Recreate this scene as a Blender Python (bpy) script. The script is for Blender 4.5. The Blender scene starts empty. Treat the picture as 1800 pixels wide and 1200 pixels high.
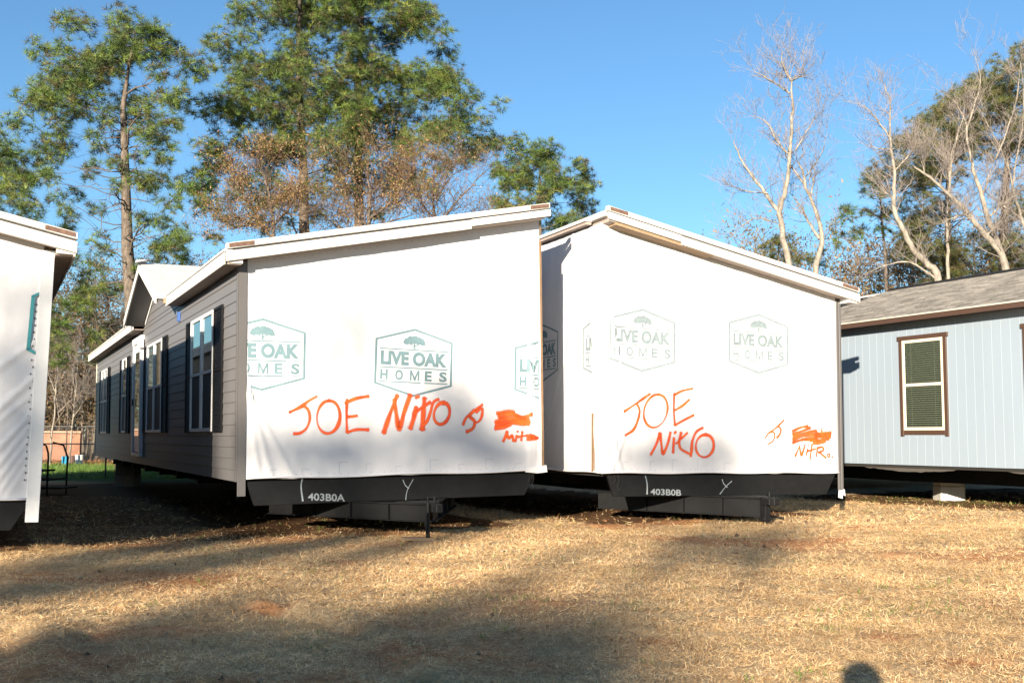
import bpy, bmesh, math, random
import numpy as np
from mathutils import Matrix, Vector, noise as mnoise

# ------------------------------------------------------------------ camera, sky, sun, exposure
SC = bpy.context.scene
COL = SC.collection
F_PX, PITCH, ROLL = 1894.9, math.radians(5.13), -0.006      # focal length in 1800-px-wide photo pixels
R0 = Vector((1, 0, 0)); U0 = Vector((0, -math.sin(PITCH), math.cos(PITCH))); FW = Vector((0, math.cos(PITCH), math.sin(PITCH)))
CR = R0*math.cos(ROLL) - U0*math.sin(ROLL); CU = R0*math.sin(ROLL) + U0*math.cos(ROLL)
cam_d = bpy.data.cameras.new('camera'); cam = bpy.data.objects.new('camera', cam_d); COL.objects.link(cam)
m3 = Matrix((CR, CU, -FW)).transposed(); cam.matrix_world = m3.to_4x4()
cam_d.sensor_width = 36; cam_d.lens = F_PX/1800*36; cam_d.clip_start = 0.02; cam_d.clip_end = 3000
SC.camera = cam
SUN_AZ, SUN_EL = math.radians(17.4), math.radians(13.0)      # the light travels towards +Y, this far to the right, downwards
SDIR = Vector((math.sin(SUN_AZ)*math.cos(SUN_EL), math.cos(SUN_AZ)*math.cos(SUN_EL), -math.sin(SUN_EL)))
w = bpy.data.worlds.new('World'); SC.world = w; w.use_nodes = True
nt = w.node_tree; sky = nt.nodes.new('ShaderNodeTexSky'); sky.sky_type = 'NISHITA'; sky.sun_disc = False
sky.sun_elevation = SUN_EL; sky.sun_rotation = math.atan2(-SDIR.x, -SDIR.y); sky.altitude = 200
sky.air_density = 1.0; sky.dust_density = 0.3; sky.ozone_density = 3.5
nt.nodes['Background'].inputs[1].default_value = 0.058
tint = nt.nodes.new('ShaderNodeVectorMath'); tint.operation = 'MULTIPLY'; tint.inputs[1].default_value = (.88, 1.05, 1.09)
nt.links.new(sky.outputs[0], tint.inputs[0]); nt.links.new(tint.outputs[0], nt.nodes['Background'].inputs[0])
sd = bpy.data.lights.new('sun', 'SUN'); so = bpy.data.objects.new('sun', sd); COL.objects.link(so)
sd.energy = 5.0; sd.angle = math.radians(0.5); sd.color = (1.0, 0.86, 0.68)
so.rotation_euler = SDIR.to_track_quat('-Z', 'Y').to_euler(); so.location = (0, -10, 20)
SC.view_settings.view_transform = 'Standard'; SC.view_settings.look = 'None'
SC.view_settings.exposure = 1.68; SC.view_settings.gamma = 1.0; SC.view_settings.use_curve_mapping = False
SC.cycles.max_bounces = 6; SC.cycles.transparent_max_bounces = 16

rng = np.random.default_rng(7); random.seed(7)

# ------------------------------------------------------------------ authoring helpers
def ray(u, v):
    a = (u-900)/F_PX; b = (600-v)/F_PX
    return CR*a + CU*b + FW
def at(u, v, y):                                   # the point that far away (metres along Y) seen at a photo pixel
    r = ray(u, v); return r*(y/r.y)
def ground_z(x, y):
    x = np.asarray(x, float); y = np.asarray(y, float)
    z = -1.42 + 0.017*np.clip(x+1, 0, 14)*np.clip((y-4)/10, 0, 1)
    z = z + .018*np.sin(x*.9+1.3*np.sin(y*.35))*np.sin(y*.7+.4) + .008*np.sin(x*3.1+y*1.7)*np.sin(y*2.6-x*.8)
    return z
def gpt(u, v):
    r = ray(u, v); z = -1.42
    for _ in range(4):
        p = r*(z/r.z); z = float(ground_z(p.x, p.y))
    return r*(z/r.z)

MATS = {}
def mat(name, col, rough=.7, var=0, vscale=4, bump=0, bscale=60, metal=0, spec=.5, col2=None, coords='Object', stretch=(1,1,1), attr=None, detail=6):
    if name in MATS: return MATS[name]
    m = bpy.data.materials.new(name); m.use_nodes = True; n = m.node_tree.nodes; l = m.node_tree.links
    b = n['Principled BSDF']; b.inputs['Roughness'].default_value = rough; b.inputs['Metallic'].default_value = metal
    b.inputs['Specular IOR Level'].default_value = spec
    b.inputs['Base Color'].default_value = (*col, 1)
    tc = n.new('ShaderNodeTexCoord'); mp = n.new('ShaderNodeMapping'); mp.inputs['Scale'].default_value = stretch
    l.new(tc.outputs[coords], mp.inputs[0])
    if var or col2:
        t = n.new('ShaderNodeTexNoise'); t.inputs['Scale'].default_value = vscale; t.inputs['Detail'].default_value = detail; t.inputs['Roughness'].default_value = .62
        l.new(mp.outputs[0], t.inputs[0])
        r = n.new('ShaderNodeValToRGB'); r.color_ramp.elements[0].position = .33; r.color_ramp.elements[1].position = .68
        c2 = col2 or tuple(c*(1-var) for c in col)
        r.color_ramp.elements[0].color = (*c2, 1); r.color_ramp.elements[1].color = (*col, 1)
        l.new(t.outputs[0], r.inputs[0]); src = r.outputs[0]
        if attr:
            a = n.new('ShaderNodeAttribute'); a.attribute_name = attr
            mx = n.new('ShaderNodeMix'); mx.data_type = 'RGBA'; mx.blend_type = 'MULTIPLY'; mx.inputs[0].default_value = 1
            l.new(src, mx.inputs[6]); l.new(a.outputs['Color'], mx.inputs[7]); src = mx.outputs[2]
        l.new(src, b.inputs['Base Color'])
    elif attr:
        a = n.new('ShaderNodeAttribute'); a.attribute_name = attr; l.new(a.outputs['Color'], b.inputs['Base Color'])
    if bump:
        t2 = n.new('ShaderNodeTexNoise'); t2.inputs['Scale'].default_value = bscale; t2.inputs['Detail'].default_value = 5
        l.new(mp.outputs[0], t2.inputs[0]); bp = n.new('ShaderNodeBump'); bp.inputs['Strength'].default_value = 1; bp.inputs['Distance'].default_value = bump
        l.new(t2.outputs[0], bp.inputs['Height']); l.new(bp.outputs[0], b.inputs['Normal'])
    MATS[name] = m; return m

def tag(o, label=None, cat=None, group=None, kind=None):
    if label: o['label'] = label
    if cat: o['category'] = cat
    if group: o['group'] = group
    if kind: o['kind'] = kind
    return o
def link(name, me, m=None, parent=None):
    o = bpy.data.objects.new(name, me); COL.objects.link(o)
    if m is not None: me.materials.append(m)
    if parent is not None: o.parent = parent
    return o
def empty(name, loc=(0,0,0), mw=None):
    o = bpy.data.objects.new(name, None); COL.objects.link(o); o.empty_display_size = .3
    if mw is not None: o.matrix_world = mw
    else: o.location = loc
    return o

class MB:
    """collects polygons, builds one mesh"""
    def __init__(s): s.v = []; s.f = []
    def add(s, vs, fs):
        n = len(s.v); s.v += [tuple(a) for a in vs]; s.f += [tuple(i+n for i in f) for f in fs]; return s
    def box(s, x0, x1, y0, y1, z0, z1):
        x0, x1 = sorted((x0, x1)); y0, y1 = sorted((y0, y1)); z0, z1 = sorted((z0, z1))
        return s.add([(x0,y0,z0),(x1,y0,z0),(x1,y1,z0),(x0,y1,z0),(x0,y0,z1),(x1,y0,z1),(x1,y1,z1),(x0,y1,z1)],
                     [(0,3,2,1),(4,5,6,7),(0,1,5,4),(1,2,6,5),(2,3,7,6),(3,0,4,7)])
    def prism(s, prof, a0, a1, axis='y'):           # profile polygon (p,q) extruded
        n = len(prof)
        if axis == 'y': vs = [(p,a0,q) for p,q in prof]+[(p,a1,q) for p,q in prof]
        elif axis == 'x': vs = [(a0,p,q) for p,q in prof]+[(a1,p,q) for p,q in prof]
        else: vs = [(p,q,a0) for p,q in prof]+[(p,q,a1) for p,q in prof]
        fs = [tuple(range(n))[::-1], tuple(range(n, 2*n))]+[(i,(i+1)%n,n+(i+1)%n,n+i) for i in range(n)]
        return s.add(vs, fs)
    def tube(s, pts, rad, ns=6):
        pts = [Vector(p) for p in pts]; vs = []; fs = []
        rad = rad if hasattr(rad, '__len__') else [rad]*len(pts)
        for i, p in enumerate(pts):
            d = (pts[min(i+1, len(pts)-1)]-pts[max(i-1, 0)]).normalized()
            a = d.orthogonal().normalized() if i == 0 else (a - d*a.dot(d)).normalized()
            b = d.cross(a)
            for k in range(ns):
                t = 2*math.pi*k/ns; vs.append(p+(a*math.cos(t)+b*math.sin(t))*rad[i])
        for i in range(len(pts)-1):
            for k in range(ns): fs.append((i*ns+k, i*ns+(k+1)%ns, (i+1)*ns+(k+1)%ns, (i+1)*ns+k))
        fs.append(tuple(range(ns))[::-1]); fs.append(tuple(range((len(pts)-1)*ns, len(pts)*ns)))
        return s.add(vs, fs)
    def build(s, name, m, parent=None, bevel=0, smooth=False):
        me = bpy.data.meshes.new(name); me.from_pydata([tuple(v) for v in s.v], [], s.f)
        bm = bmesh.new(); bm.from_mesh(me); bmesh.ops.recalc_face_normals(bm, faces=bm.faces)
        if bevel:
            bmesh.ops.bevel(bm, geom=[e for e in bm.edges if e.calc_face_angle(0) > .5], offset=bevel, segments=1, affect='EDGES', clamp_overlap=True)
        bm.to_mesh(me); bm.free()
        if smooth: me.shade_smooth()
        return link(name, me, m, parent)

def fast_mesh(name, V, nper, cols=None, faces=None):
    """V: (N,3) array of loose polygons of nper corners (or indexed faces)"""
    me = bpy.data.meshes.new(name); V = np.ascontiguousarray(V, dtype=np.float32)
    me.vertices.add(len(V)); me.vertices.foreach_set('co', V.ravel())
    if faces is None: idx = np.arange(len(V), dtype=np.int32)
    else: idx = np.ascontiguousarray(faces, dtype=np.int32).ravel()
    nf = len(idx)//nper
    me.loops.add(len(idx)); me.loops.foreach_set('vertex_index', idx)
    me.polygons.add(nf); me.polygons.foreach_set('loop_start', np.arange(0, nf*nper, nper, dtype=np.int32))
    me.update(calc_edges=True)
    if cols is not None:
        a = me.color_attributes.new('col', 'FLOAT_COLOR', 'POINT'); c = np.ones((len(V), 4), np.float32); c[:, :3] = cols
        a.data.foreach_set('color', c.ravel())
    return me

# ------------------------------------------------------------------ materials
M_ground = mat('dry_ground', (.44,.31,.17), .95, col2=(.27,.15,.075), vscale=1.3, bump=.02, bscale=9, coords='Object', detail=10)
M_wrap = mat('house_wrap_fabric', (.54,.545,.57), .55, var=.05, vscale=1.4, bump=.0015, bscale=30)
M_white = mat('white_painted_wood', (.52,.51,.49), .6, var=.10, vscale=3, bump=.0008, bscale=40)
M_vinyl = mat('white_vinyl', (.56,.57,.58), .4, var=.03)
M_siding = mat('tan_grey_vinyl_siding', (.125,.124,.13), .5, var=.08, vscale=2, stretch=(1,.3,1))
M_trim = mat('greige_trim', (.085,.082,.083), .45, var=.06)
M_shutter = mat('black_shutter', (.006,.006,.007), .6, spec=.2)
M_black = mat('black_painted_steel', (.008,.0085,.0095), .6, spec=.15, var=.3, vscale=6, bump=.001, bscale=30)
M_rust = mat('rusty_steel', (.08,.045,.03), .7, var=.5, vscale=20)
M_osb = mat('bare_lumber', (.30,.21,.13), .8, var=.35, vscale=8, stretch=(3,3,3))
M_red = mat('weathered_red_wood', (.15,.085,.06), .8, var=.5, vscale=22)
M_lining = mat('overhang_lining', (.42,.36,.32), .8, var=.15)
M_dark = mat('dark_underside', (.012,.011,.010), .9)
M_soffit = mat('brown_grey_soffit', (.30,.25,.22), .8, var=.2)
M_print = mat('teal_print', (.13,.215,.245), .6, var=.18, vscale=9)
M_print_pale = mat('pale_teal_print', (.185,.235,.255), .6, var=.25, vscale=14)
M_chalk = mat('white_chalk', (.20,.23,.25), .9, var=.3, vscale=30)
M_concrete = mat('concrete_block', (.50,.49,.46), .9, var=.2, vscale=9, bump=.003, bscale=60)
M_panel = mat('grey_blue_panel', (.21,.26,.315), .6, var=.05, vscale=1.2, stretch=(1,1,.3), bump=.0006, bscale=60)
M_groove = mat('pale_groove', (.40,.44,.475), .7)
M_brown = mat('brown_trim', (.06,.033,.022), .5, var=.12, vscale=5)
M_cream = mat('cream_vinyl', (.50,.46,.38), .5)
M_shingle = mat('grey_shingle', (.20,.19,.178), .9, col2=(.105,.10,.095), vscale=3, bump=.004, bscale=90, attr='col')
M_bark = mat('pine_bark', (.15,.12,.095), .9, col2=(.05,.04,.032), vscale=9, bump=.02, bscale=14, stretch=(1,1,.35))
M_palebark = mat('pale_bark', (.30,.27,.225), .85, col2=(.10,.085,.07), vscale=5, bump=.008, bscale=20, stretch=(1,1,.5))
M_twig = mat('twig_bark', (.21,.18,.165), .9, var=.3, vscale=.6)
M_darktwig = mat('oak_twigs', (.12,.08,.055), .9)
M_wood_pad = mat('wood_pad', (.30,.20,.12), .85, var=.4, vscale=12)
M_brick = mat('brick_wall', (.38,.19,.12), .9, var=.35, vscale=2.5)

def leaf_mat(name, trans=.25):
    m = bpy.data.materials.new(name); m.use_nodes = True; n = m.node_tree.nodes; l = m.node_tree.links
    b = n['Principled BSDF']; b.inputs['Roughness'].default_value = .55; b.inputs['Specular IOR Level'].default_value = .35
    a = n.new('ShaderNodeAttribute'); a.attribute_name = 'col'; l.new(a.outputs['Color'], b.inputs['Base Color'])
    t = n.new('ShaderNodeBsdfTranslucent'); l.new(a.outputs['Color'], t.inputs[0])
    mx = n.new('ShaderNodeMixShader'); mx.inputs[0].default_value = trans
    l.new(b.outputs[0], mx.inputs[1]); l.new(t.outputs[0], mx.inputs[2]); l.new(mx.outputs[0], n['Material Output'].inputs[0]); return m
M_leaf = leaf_mat('foliage'); M_straw = leaf_mat('straw_blades', .28)

def glass_mat(name, tint, refl):
    m = bpy.data.materials.new(name); m.use_nodes = True; n = m.node_tree.nodes; l = m.node_tree.links
    n.remove(n['Principled BSDF'])
    g = n.new('ShaderNodeBsdfGlossy'); g.inputs['Roughness'].default_value = .03; g.inputs[0].default_value = (.9,.95,.95,1)
    t = n.new('ShaderNodeBsdfTransparent'); t.inputs[0].default_value = (*tint, 1)
    lw = n.new('ShaderNodeLayerWeight'); pw = n.new('ShaderNodeMath'); pw.operation = 'POWER'; pw.inputs[1].default_value = 3.5; l.new(lw.outputs['Facing'], pw.inputs[0])
    fr = n.new('ShaderNodeMath'); fr.operation = 'MULTIPLY_ADD'; fr.inputs[1].default_value = .8; fr.inputs[2].default_value = .05*refl; l.new(pw.outputs[0], fr.inputs[0])
    mx = n.new('ShaderNodeMixShader'); l.new(fr.outputs[0], mx.inputs[0]); l.new(t.outputs[0], mx.inputs[1]); l.new(g.outputs[0], mx.inputs[2])
    l.new(mx.outputs[0], n['Material Output'].inputs[0]); return m
M_glass = glass_mat('window_glass', (.86,.88,.86), 1.5)
M_screen = mat('window_screen', (.02,.022,.027), .6)
M_darkroom = mat('dark_interior', (.015,.015,.015), .9)

def spray_mat(name, c1, c2):
    m = bpy.data.materials.new(name); m.use_nodes = True; n = m.node_tree.nodes; l = m.node_tree.links
    b = n['Principled BSDF']; b.inputs['Roughness'].default_value = .5
    a = n.new('ShaderNodeAttribute'); a.attribute_name = 'col'
    sp = n.new('ShaderNodeSeparateColor'); l.new(a.outputs['Color'], sp.inputs[0])
    tc = n.new('ShaderNodeTexCoord'); t = n.new('ShaderNodeTexNoise'); t.inputs['Scale'].default_value = 260; t.inputs['Detail'].default_value = 3; l.new(tc.outputs['Object'], t.inputs[0])
    t2 = n.new('ShaderNodeTexNoise'); t2.inputs['Scale'].default_value = 5; l.new(tc.outputs['Object'], t2.inputs[0])
    r = n.new('ShaderNodeValToRGB'); r.color_ramp.elements[0].position = .35; r.color_ramp.elements[1].position = .65
    r.color_ramp.elements[0].color = (*c1, 1); r.color_ramp.elements[1].color = (*c2, 1); l.new(t2.outputs[0], r.inputs[0]); l.new(r.outputs[0], b.inputs['Base Color'])
    # opacity = clamp(cover*2.2 - noise)
    m1 = n.new('ShaderNodeMath'); m1.operation = 'MULTIPLY_ADD'; m1.inputs[1].default_value = 2.4; m1.inputs[2].default_value = -.05; l.new(sp.outputs[0], m1.inputs[0])
    m2 = n.new('ShaderNodeMath'); m2.operation = 'SUBTRACT'; m2.use_clamp = True; l.new(m1.outputs[0], m2.inputs[0]); l.new(t.outputs[0], m2.inputs[1])
    tr = n.new('ShaderNodeBsdfTransparent'); mx = n.new('ShaderNodeMixShader'); l.new(m2.outputs[0], mx.inputs[0]); l.new(tr.outputs[0], mx.inputs[1]); l.new(b.outputs[0], mx.inputs[2])
    l.new(mx.outputs[0], n['Material Output'].inputs[0]); return m
M_spray = spray_mat('orange_spray_paint', (.62,.050,.004), (.72,.095,.009))
M_chalkspray = spray_mat('white_spray_paint', (.16,.21,.25), (.26,.29,.30))

# ------------------------------------------------------------------ ground
def axis_coords(lo, hi, step, far_lo, far_hi):
    c = list(np.arange(lo, hi, step)); s = step
    a = hi
    while a < far_hi: c.append(a); s *= 1.13; a += s
    c.append(far_hi); s = step; a = lo-step
    while a > far_lo: c.append(a); s *= 1.13; a -= s
    c.append(far_lo); return np.array(sorted(set(np.round(c, 4))))
def frame_mw(o, d, s, u):
    return Matrix(((s[0], d[0], u[0], o[0]), (s[1], d[1], u[1], o[1]), (s[2], d[2], u[2], o[2]), (0,0,0,1)))
MW_A = frame_mw((-3.7969,15.0388,-.5934), (-.4366,.8997,0), (.8995,.4365,.0185), (-.0166,-.0081,.9998))
MW_B = frame_mw((1.4225,17.1172,-.54), (-.4032,.9151,0), (.9151,.4032,-.0059), (.0054,.0024,1))
MW_G = frame_mw((7.073,23.136,-.4801), (-.4355,.9002,0), (.9002,.4355,0), (0,0,1))
_r = .016; MW_C = frame_mw((-5.709,13.178,-.77), (-.4366,.8997,0), (.8997*math.cos(_r),.4366*math.cos(_r),-math.sin(_r)), (.8997*math.sin(_r),.4366*math.sin(_r),math.cos(_r)))
RUTS = [(gpt(440,1062), gpt(530,1075), .10, .07), (gpt(530,1075), gpt(660,1112), .12, .08), (gpt(660,1112), gpt(760,1190), .12, .05),
        (gpt(60,1100), gpt(110,1195), .16, .05), (gpt(10,1085), gpt(60,1100), .14, .04), (gpt(150,1110), gpt(190,1198), .18, -.05)]
def relief(X, Y):
    Z = ground_z(X, Y)
    for a, b, wd, h in RUTS:
        d = np.array([b.x-a.x, b.y-a.y]); L = np.hypot(*d); d /= L; px = X-a.x; py = Y-a.y
        t = np.clip(px*d[0]+py*d[1], 0, L); q = np.hypot(px-t*d[0], py-t*d[1]); side = px*d[1]-py*d[0]
        h = h*.8; Z = Z + h*np.exp(-(q/wd)**2) - .6*h*np.exp(-((q-wd*1.8)/(wd))**2)*(side > 0)*np.exp(-(q/wd/4)**2)
    return Z
def vnoise(X, Y, s, seed):
    r = np.random.default_rng(seed); T = r.random((256, 256)); x = X*s; y = Y*s
    xi = np.floor(x).astype(int); yi = np.floor(y).astype(int); fx = x-xi; fy = y-yi; fx = fx*fx*(3-2*fx); fy = fy*fy*(3-2*fy)
    g = lambda a, b: T[a % 256, b % 256]
    return (g(xi,yi)*(1-fx)+g(xi+1,yi)*fx)*(1-fy)+(g(xi,yi+1)*(1-fx)+g(xi+1,yi+1)*fx)*fy
def fbm(X, Y, s, seed, o=4):
    t = 0; a = 1; n = 0
    for k in range(o): t = t+a*vnoise(X+13.7*k, Y-7.1*k, s*2**k, seed+k); n += a; a *= .55
    return t/n
def full_z(X, Y):
    near = np.exp(-(np.maximum(np.hypot(X, Y)-25, 0)/20))
    return relief(X, Y) + near*(.035*(fbm(X, Y, 1.6, 3)-.5) + .045*(fbm(X, Y, 6, 11, 3)-.5))
xs = axis_coords(-8, 12, .085, -420, 420); ys = axis_coords(3.5, 23, .085, -260, 900)
GX, GY = np.meshgrid(xs, ys); GZ = full_z(GX, GY)
nx, ny = len(xs), len(ys); ii = (np.arange(ny-1)[:, None]*nx+np.arange(nx-1)[None, :]).ravel()
faces = np.stack([ii, ii+1, ii+nx+1, ii+nx], 1)
# clay shows where the straw is thin
CL = fbm(GX, GY, .55, 40, 5); clay = np.clip((CL-.575+.09*np.exp(-((GX+2.5)/3)**2-((GY-6)/4)**2))*6, 0, .85)
SPOTS = [(gpt(505,945), .5), (gpt(1150,1130), .22), (gpt(470,1070), .28), (gpt(1700,1165), .3), (gpt(60,1010), .4), (gpt(150,1160), .7), (gpt(60,1190), .5), (gpt(300,1110), .35), (gpt(620,960), .3), (gpt(1470,992), .25), (gpt(330,945),.4), (gpt(1560,1120),.2)]
for p, r in SPOTS: clay = np.maximum(clay, .9*np.exp(-(((GX-p.x)/r)**2+((GY-p.y)/(r*.8))**2)))
far_l = (GX < -7) & (GY > 34) & (GY < 60)
cols = np.stack([.50*(1-clay)+.46*clay, .37*(1-clay)+.20*clay, .215*(1-clay)+.08*clay], -1)
br = .72+.5*fbm(GX, GY, 3, 77, 4)[..., None]; cols = cols*br*1.05
def shade_lane(X, Y):                                    # bare clay, darkened to paint in the shade of the lane between the two left homes and under every home
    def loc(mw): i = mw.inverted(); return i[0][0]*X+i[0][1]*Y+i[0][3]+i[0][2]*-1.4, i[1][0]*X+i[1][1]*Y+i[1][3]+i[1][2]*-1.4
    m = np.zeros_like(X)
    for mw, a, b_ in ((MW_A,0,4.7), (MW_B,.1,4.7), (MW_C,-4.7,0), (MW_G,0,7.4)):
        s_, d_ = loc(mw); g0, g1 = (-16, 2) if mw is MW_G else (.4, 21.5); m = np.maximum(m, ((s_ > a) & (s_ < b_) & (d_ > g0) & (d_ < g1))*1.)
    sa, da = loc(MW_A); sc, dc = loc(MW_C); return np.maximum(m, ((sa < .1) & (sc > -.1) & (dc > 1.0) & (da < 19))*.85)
LN = np.clip(shade_lane(GX, GY)*1.0, 0, 1)[..., None]; cols = cols*(1-LN)+LN*np.array([.13,.07,.036])*br  # dark clay tone carries painted shade between and under the homes
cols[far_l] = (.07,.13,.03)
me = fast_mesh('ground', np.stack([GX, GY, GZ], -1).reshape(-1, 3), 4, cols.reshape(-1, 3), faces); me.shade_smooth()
mg = bpy.data.materials.new('ground_mix'); mg.use_nodes = True; n = mg.node_tree.nodes; l = mg.node_tree.links
b = n['Principled BSDF']; b.inputs['Roughness'].default_value = .95; b.inputs['Specular IOR Level'].default_value = .1
a = n.new('ShaderNodeAttribute'); a.attribute_name = 'col'; tc = n.new('ShaderNodeTexCoord')
t = n.new('ShaderNodeTexNoise'); t.inputs['Scale'].default_value = 18; t.inputs['Detail'].default_value = 8; t.inputs['Roughness'].default_value = .75; l.new(tc.outputs['Object'], t.inputs[0])
mr = n.new('ShaderNodeMapRange'); mr.inputs[1].default_value = .3; mr.inputs[2].default_value = .7; mr.inputs[3].default_value = .45; mr.inputs[4].default_value = 1.35; l.new(t.outputs[0], mr.inputs[0])
mx = n.new('ShaderNodeVectorMath'); mx.operation = 'SCALE'; l.new(a.outputs['Color'], mx.inputs[0]); l.new(mr.outputs[0], mx.inputs['Scale']); l.new(mx.outputs[0], b.inputs['Base Color'])
bp = n.new('ShaderNodeBump'); bp.inputs['Distance'].default_value = .03; l.new(t.outputs[0], bp.inputs['Height']); l.new(bp.outputs[0], b.inputs['Normal'])
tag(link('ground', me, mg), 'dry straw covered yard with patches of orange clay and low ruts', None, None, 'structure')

# straw: short dead grass blades lying matted on the ground
def blades(N, X, Y, ln, wd, lift, base_cols, tint=None, flat=True):
    th = rng.random(N)*2*np.pi; L = ln*(.5+rng.random(N)); el = np.abs(rng.normal(0, lift, N)); W = wd*(.6+.8*rng.random(N))
    d = np.stack([np.cos(th)*np.cos(el), np.sin(th)*np.cos(el), np.sin(el)], 1); sv = np.stack([-np.sin(th), np.cos(th), rng.normal(0, .5, N)], 1); sv /= np.linalg.norm(sv, axis=1)[:, None]
    P = np.stack([X, Y, full_z(X, Y)+.004+np.abs(rng.normal(0, .007 if flat else .002, N))], 1)
    A = P-sv*W[:, None]/2; B = P+sv*W[:, None]/2; C = P+d*L[:, None]
    V = np.stack([A, B, C], 1).reshape(-1, 3)
    c = base_cols[rng.integers(0, len(base_cols), N)]*(.60+.5*rng.random((N, 1)))
    if tint is not None: c = c*tint
    return V, np.repeat(c, 3, 0)
STRAW = np.array([(.86,.66,.40),(.80,.57,.31),(.90,.73,.48),(.58,.37,.18),(.84,.64,.38),(.44,.24,.10)])
vs = []; cs = []
for (y0, y1, dens, ln, wd) in ((4.3,6,20000,.038,.0027),(6,8.5,12000,.045,.0035),(8.5,12,7000,.052,.0047),(12,17,3200,.064,.0064),(17,25,700,.09,.010)):
    n0 = int((y1-y0)*((y0+y1)/2+4.4)*dens*.74)
    Y = np.sqrt(rng.random(n0)*(y1**2-y0**2)+y0**2); X = (rng.random(n0)*2-1)*(.50*Y+2.2)
    cl = fbm(X, Y, .55, 40, 5); c = np.clip((cl-.575+.09*np.exp(-((X+2.5)/3)**2-((Y-6)/4)**2))*6, 0, .85)
    for p, r in SPOTS: c = np.maximum(c, .9*np.exp(-(((X-p.x)/r)**2+((Y-p.y)/(r*.8))**2)))
    clump = fbm(X, Y, 7, 91, 3)
    keep = (rng.random(n0) > np.maximum(c*.85, .93*shade_lane(X, Y))) & (rng.random(n0) < .35+1.3*np.clip((clump-.3)*2, 0, 1)); X = X[keep]; Y = Y[keep]
    V, C = blades(len(X), X, Y, ln, wd, .36, STRAW*np.array([1.0,.96,.88]), (.50+1.0*fbm(X, Y, 1.3, 55, 4))[:, None]); vs.append(V); cs.append(C)
tag(link('dry_grass', fast_mesh('dry_grass', np.concatenate(vs), 3, np.concatenate(cs)), M_straw), 'matted straw coloured dead grass lying over the yard', 'grass', None, 'stuff')
# small green sprouts
GREEN = np.array([(.12,.20,.035),(.16,.24,.05),(.09,.15,.03),(.20,.25,.07)])
sp = []
for (u, v, r, k) in ((1495,1082,.22,170),(1645,1070,.25,180),(1425,1105,.1,60),(375,1028,.2,70),(905,978,.2,60),(1125,1068,.15,60),(1425,992,.25,110),(1430,1185,.08,50),(430,980,.25,60),(1680,1025,.2,60),(1550,880,.5,220),(1700,885,.6,260),(1780,885,.6,200),(1620,875,.5,200),(905,1052,.12,50),(790,1040,.1,30),(1630,1030,.15,40),(1270,945,.25,70),(560,1000,.25,60)):
    p = gpt(u, v); sp.append(np.stack([p.x+rng.normal(0, r, k), p.y+rng.normal(0, r*1.1, k)], 1))
Y = np.sqrt(rng.random(260)*(20**2-4.5**2)+4.5**2); X = (rng.random(260)*2-1)*.5*Y
for x, y in zip(X, Y): k = rng.integers(4, 14); sp.append(np.stack([x+rng.normal(0, .03, k), y+rng.normal(0, .03, k)], 1))
sp = np.concatenate(sp); V, C = blades(len(sp), sp[:, 0], sp[:, 1], .052, .009, .7, GREEN*1.1, flat=False)
tag(link('green_sprouts', fast_mesh('green_sprouts', V, 3, C), M_straw), 'scattered green grass sprouts pushing through the straw', 'grass', None, 'stuff')
# pebbles and clods
N = 1500; Y = np.sqrt(rng.random(N)*(20**2-4.4**2)+4.4**2); X = (rng.random(N)*2-1)*.5*Y; Zg = full_z(X, Y); Vp = []; Fp = []; oc = np.array([(1,0,0),(-1,0,0),(0,1,0),(0,-1,0),(0,0,1),(0,0,-.5)]); of = [(0,2,4),(2,1,4),(1,3,4),(3,0,4),(2,0,5),(1,2,5),(3,1,5),(0,3,5)]
for i in range(N):
    r = .004+.010*rng.random()**3*(1+Y[i]/8); Vp.append(oc*r*(.6+.8*rng.random((6, 3)))+np.array([X[i], Y[i], Zg[i]+r*.3])); Fp += [(a+6*i, b_+6*i, c_+6*i) for a, b_, c_ in of]
Cp = np.repeat(np.array([(.22,.11,.05),(.16,.09,.05),(.30,.24,.17),(.10,.07,.05)])[rng.integers(0, 4, N)], 6, 0)
tag(link('pebbles', fast_mesh('pebbles', np.concatenate(Vp), 3, Cp, np.array(Fp)), M_straw), 'small clay clods and pebbles scattered in the straw', 'pebbles', None, 'stuff')
# the lawn beyond the homes on the left
N = 60000; X = rng.uniform(-27, -7.5, N); Y = rng.uniform(36, 55, N)
V, C = blades(N, X, Y, .14, .035, .9, GREEN*np.array([1.0,1.15,1.0]), flat=False)
tag(link('green_lawn', fast_mesh('green_lawn', V, 3, C), M_straw), 'bright green lawn beyond the chain-link fence', 'grass', None, 'stuff')

# ------------------------------------------------------------------ the homes
W = 4.76; SL = .194; H0 = 3.06

def local(mw, u, v, plane='y', off=0.0):           # photo pixel -> point of a wall plane, in the home's own coordinates
    inv = mw.inverted(); o = inv @ Vector((0,0,0)); r = inv.to_3x3() @ ray(u, v)
    k = 'xyz'.index(plane); t = (off-o[k])/r[k]; return o+r*t

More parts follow.
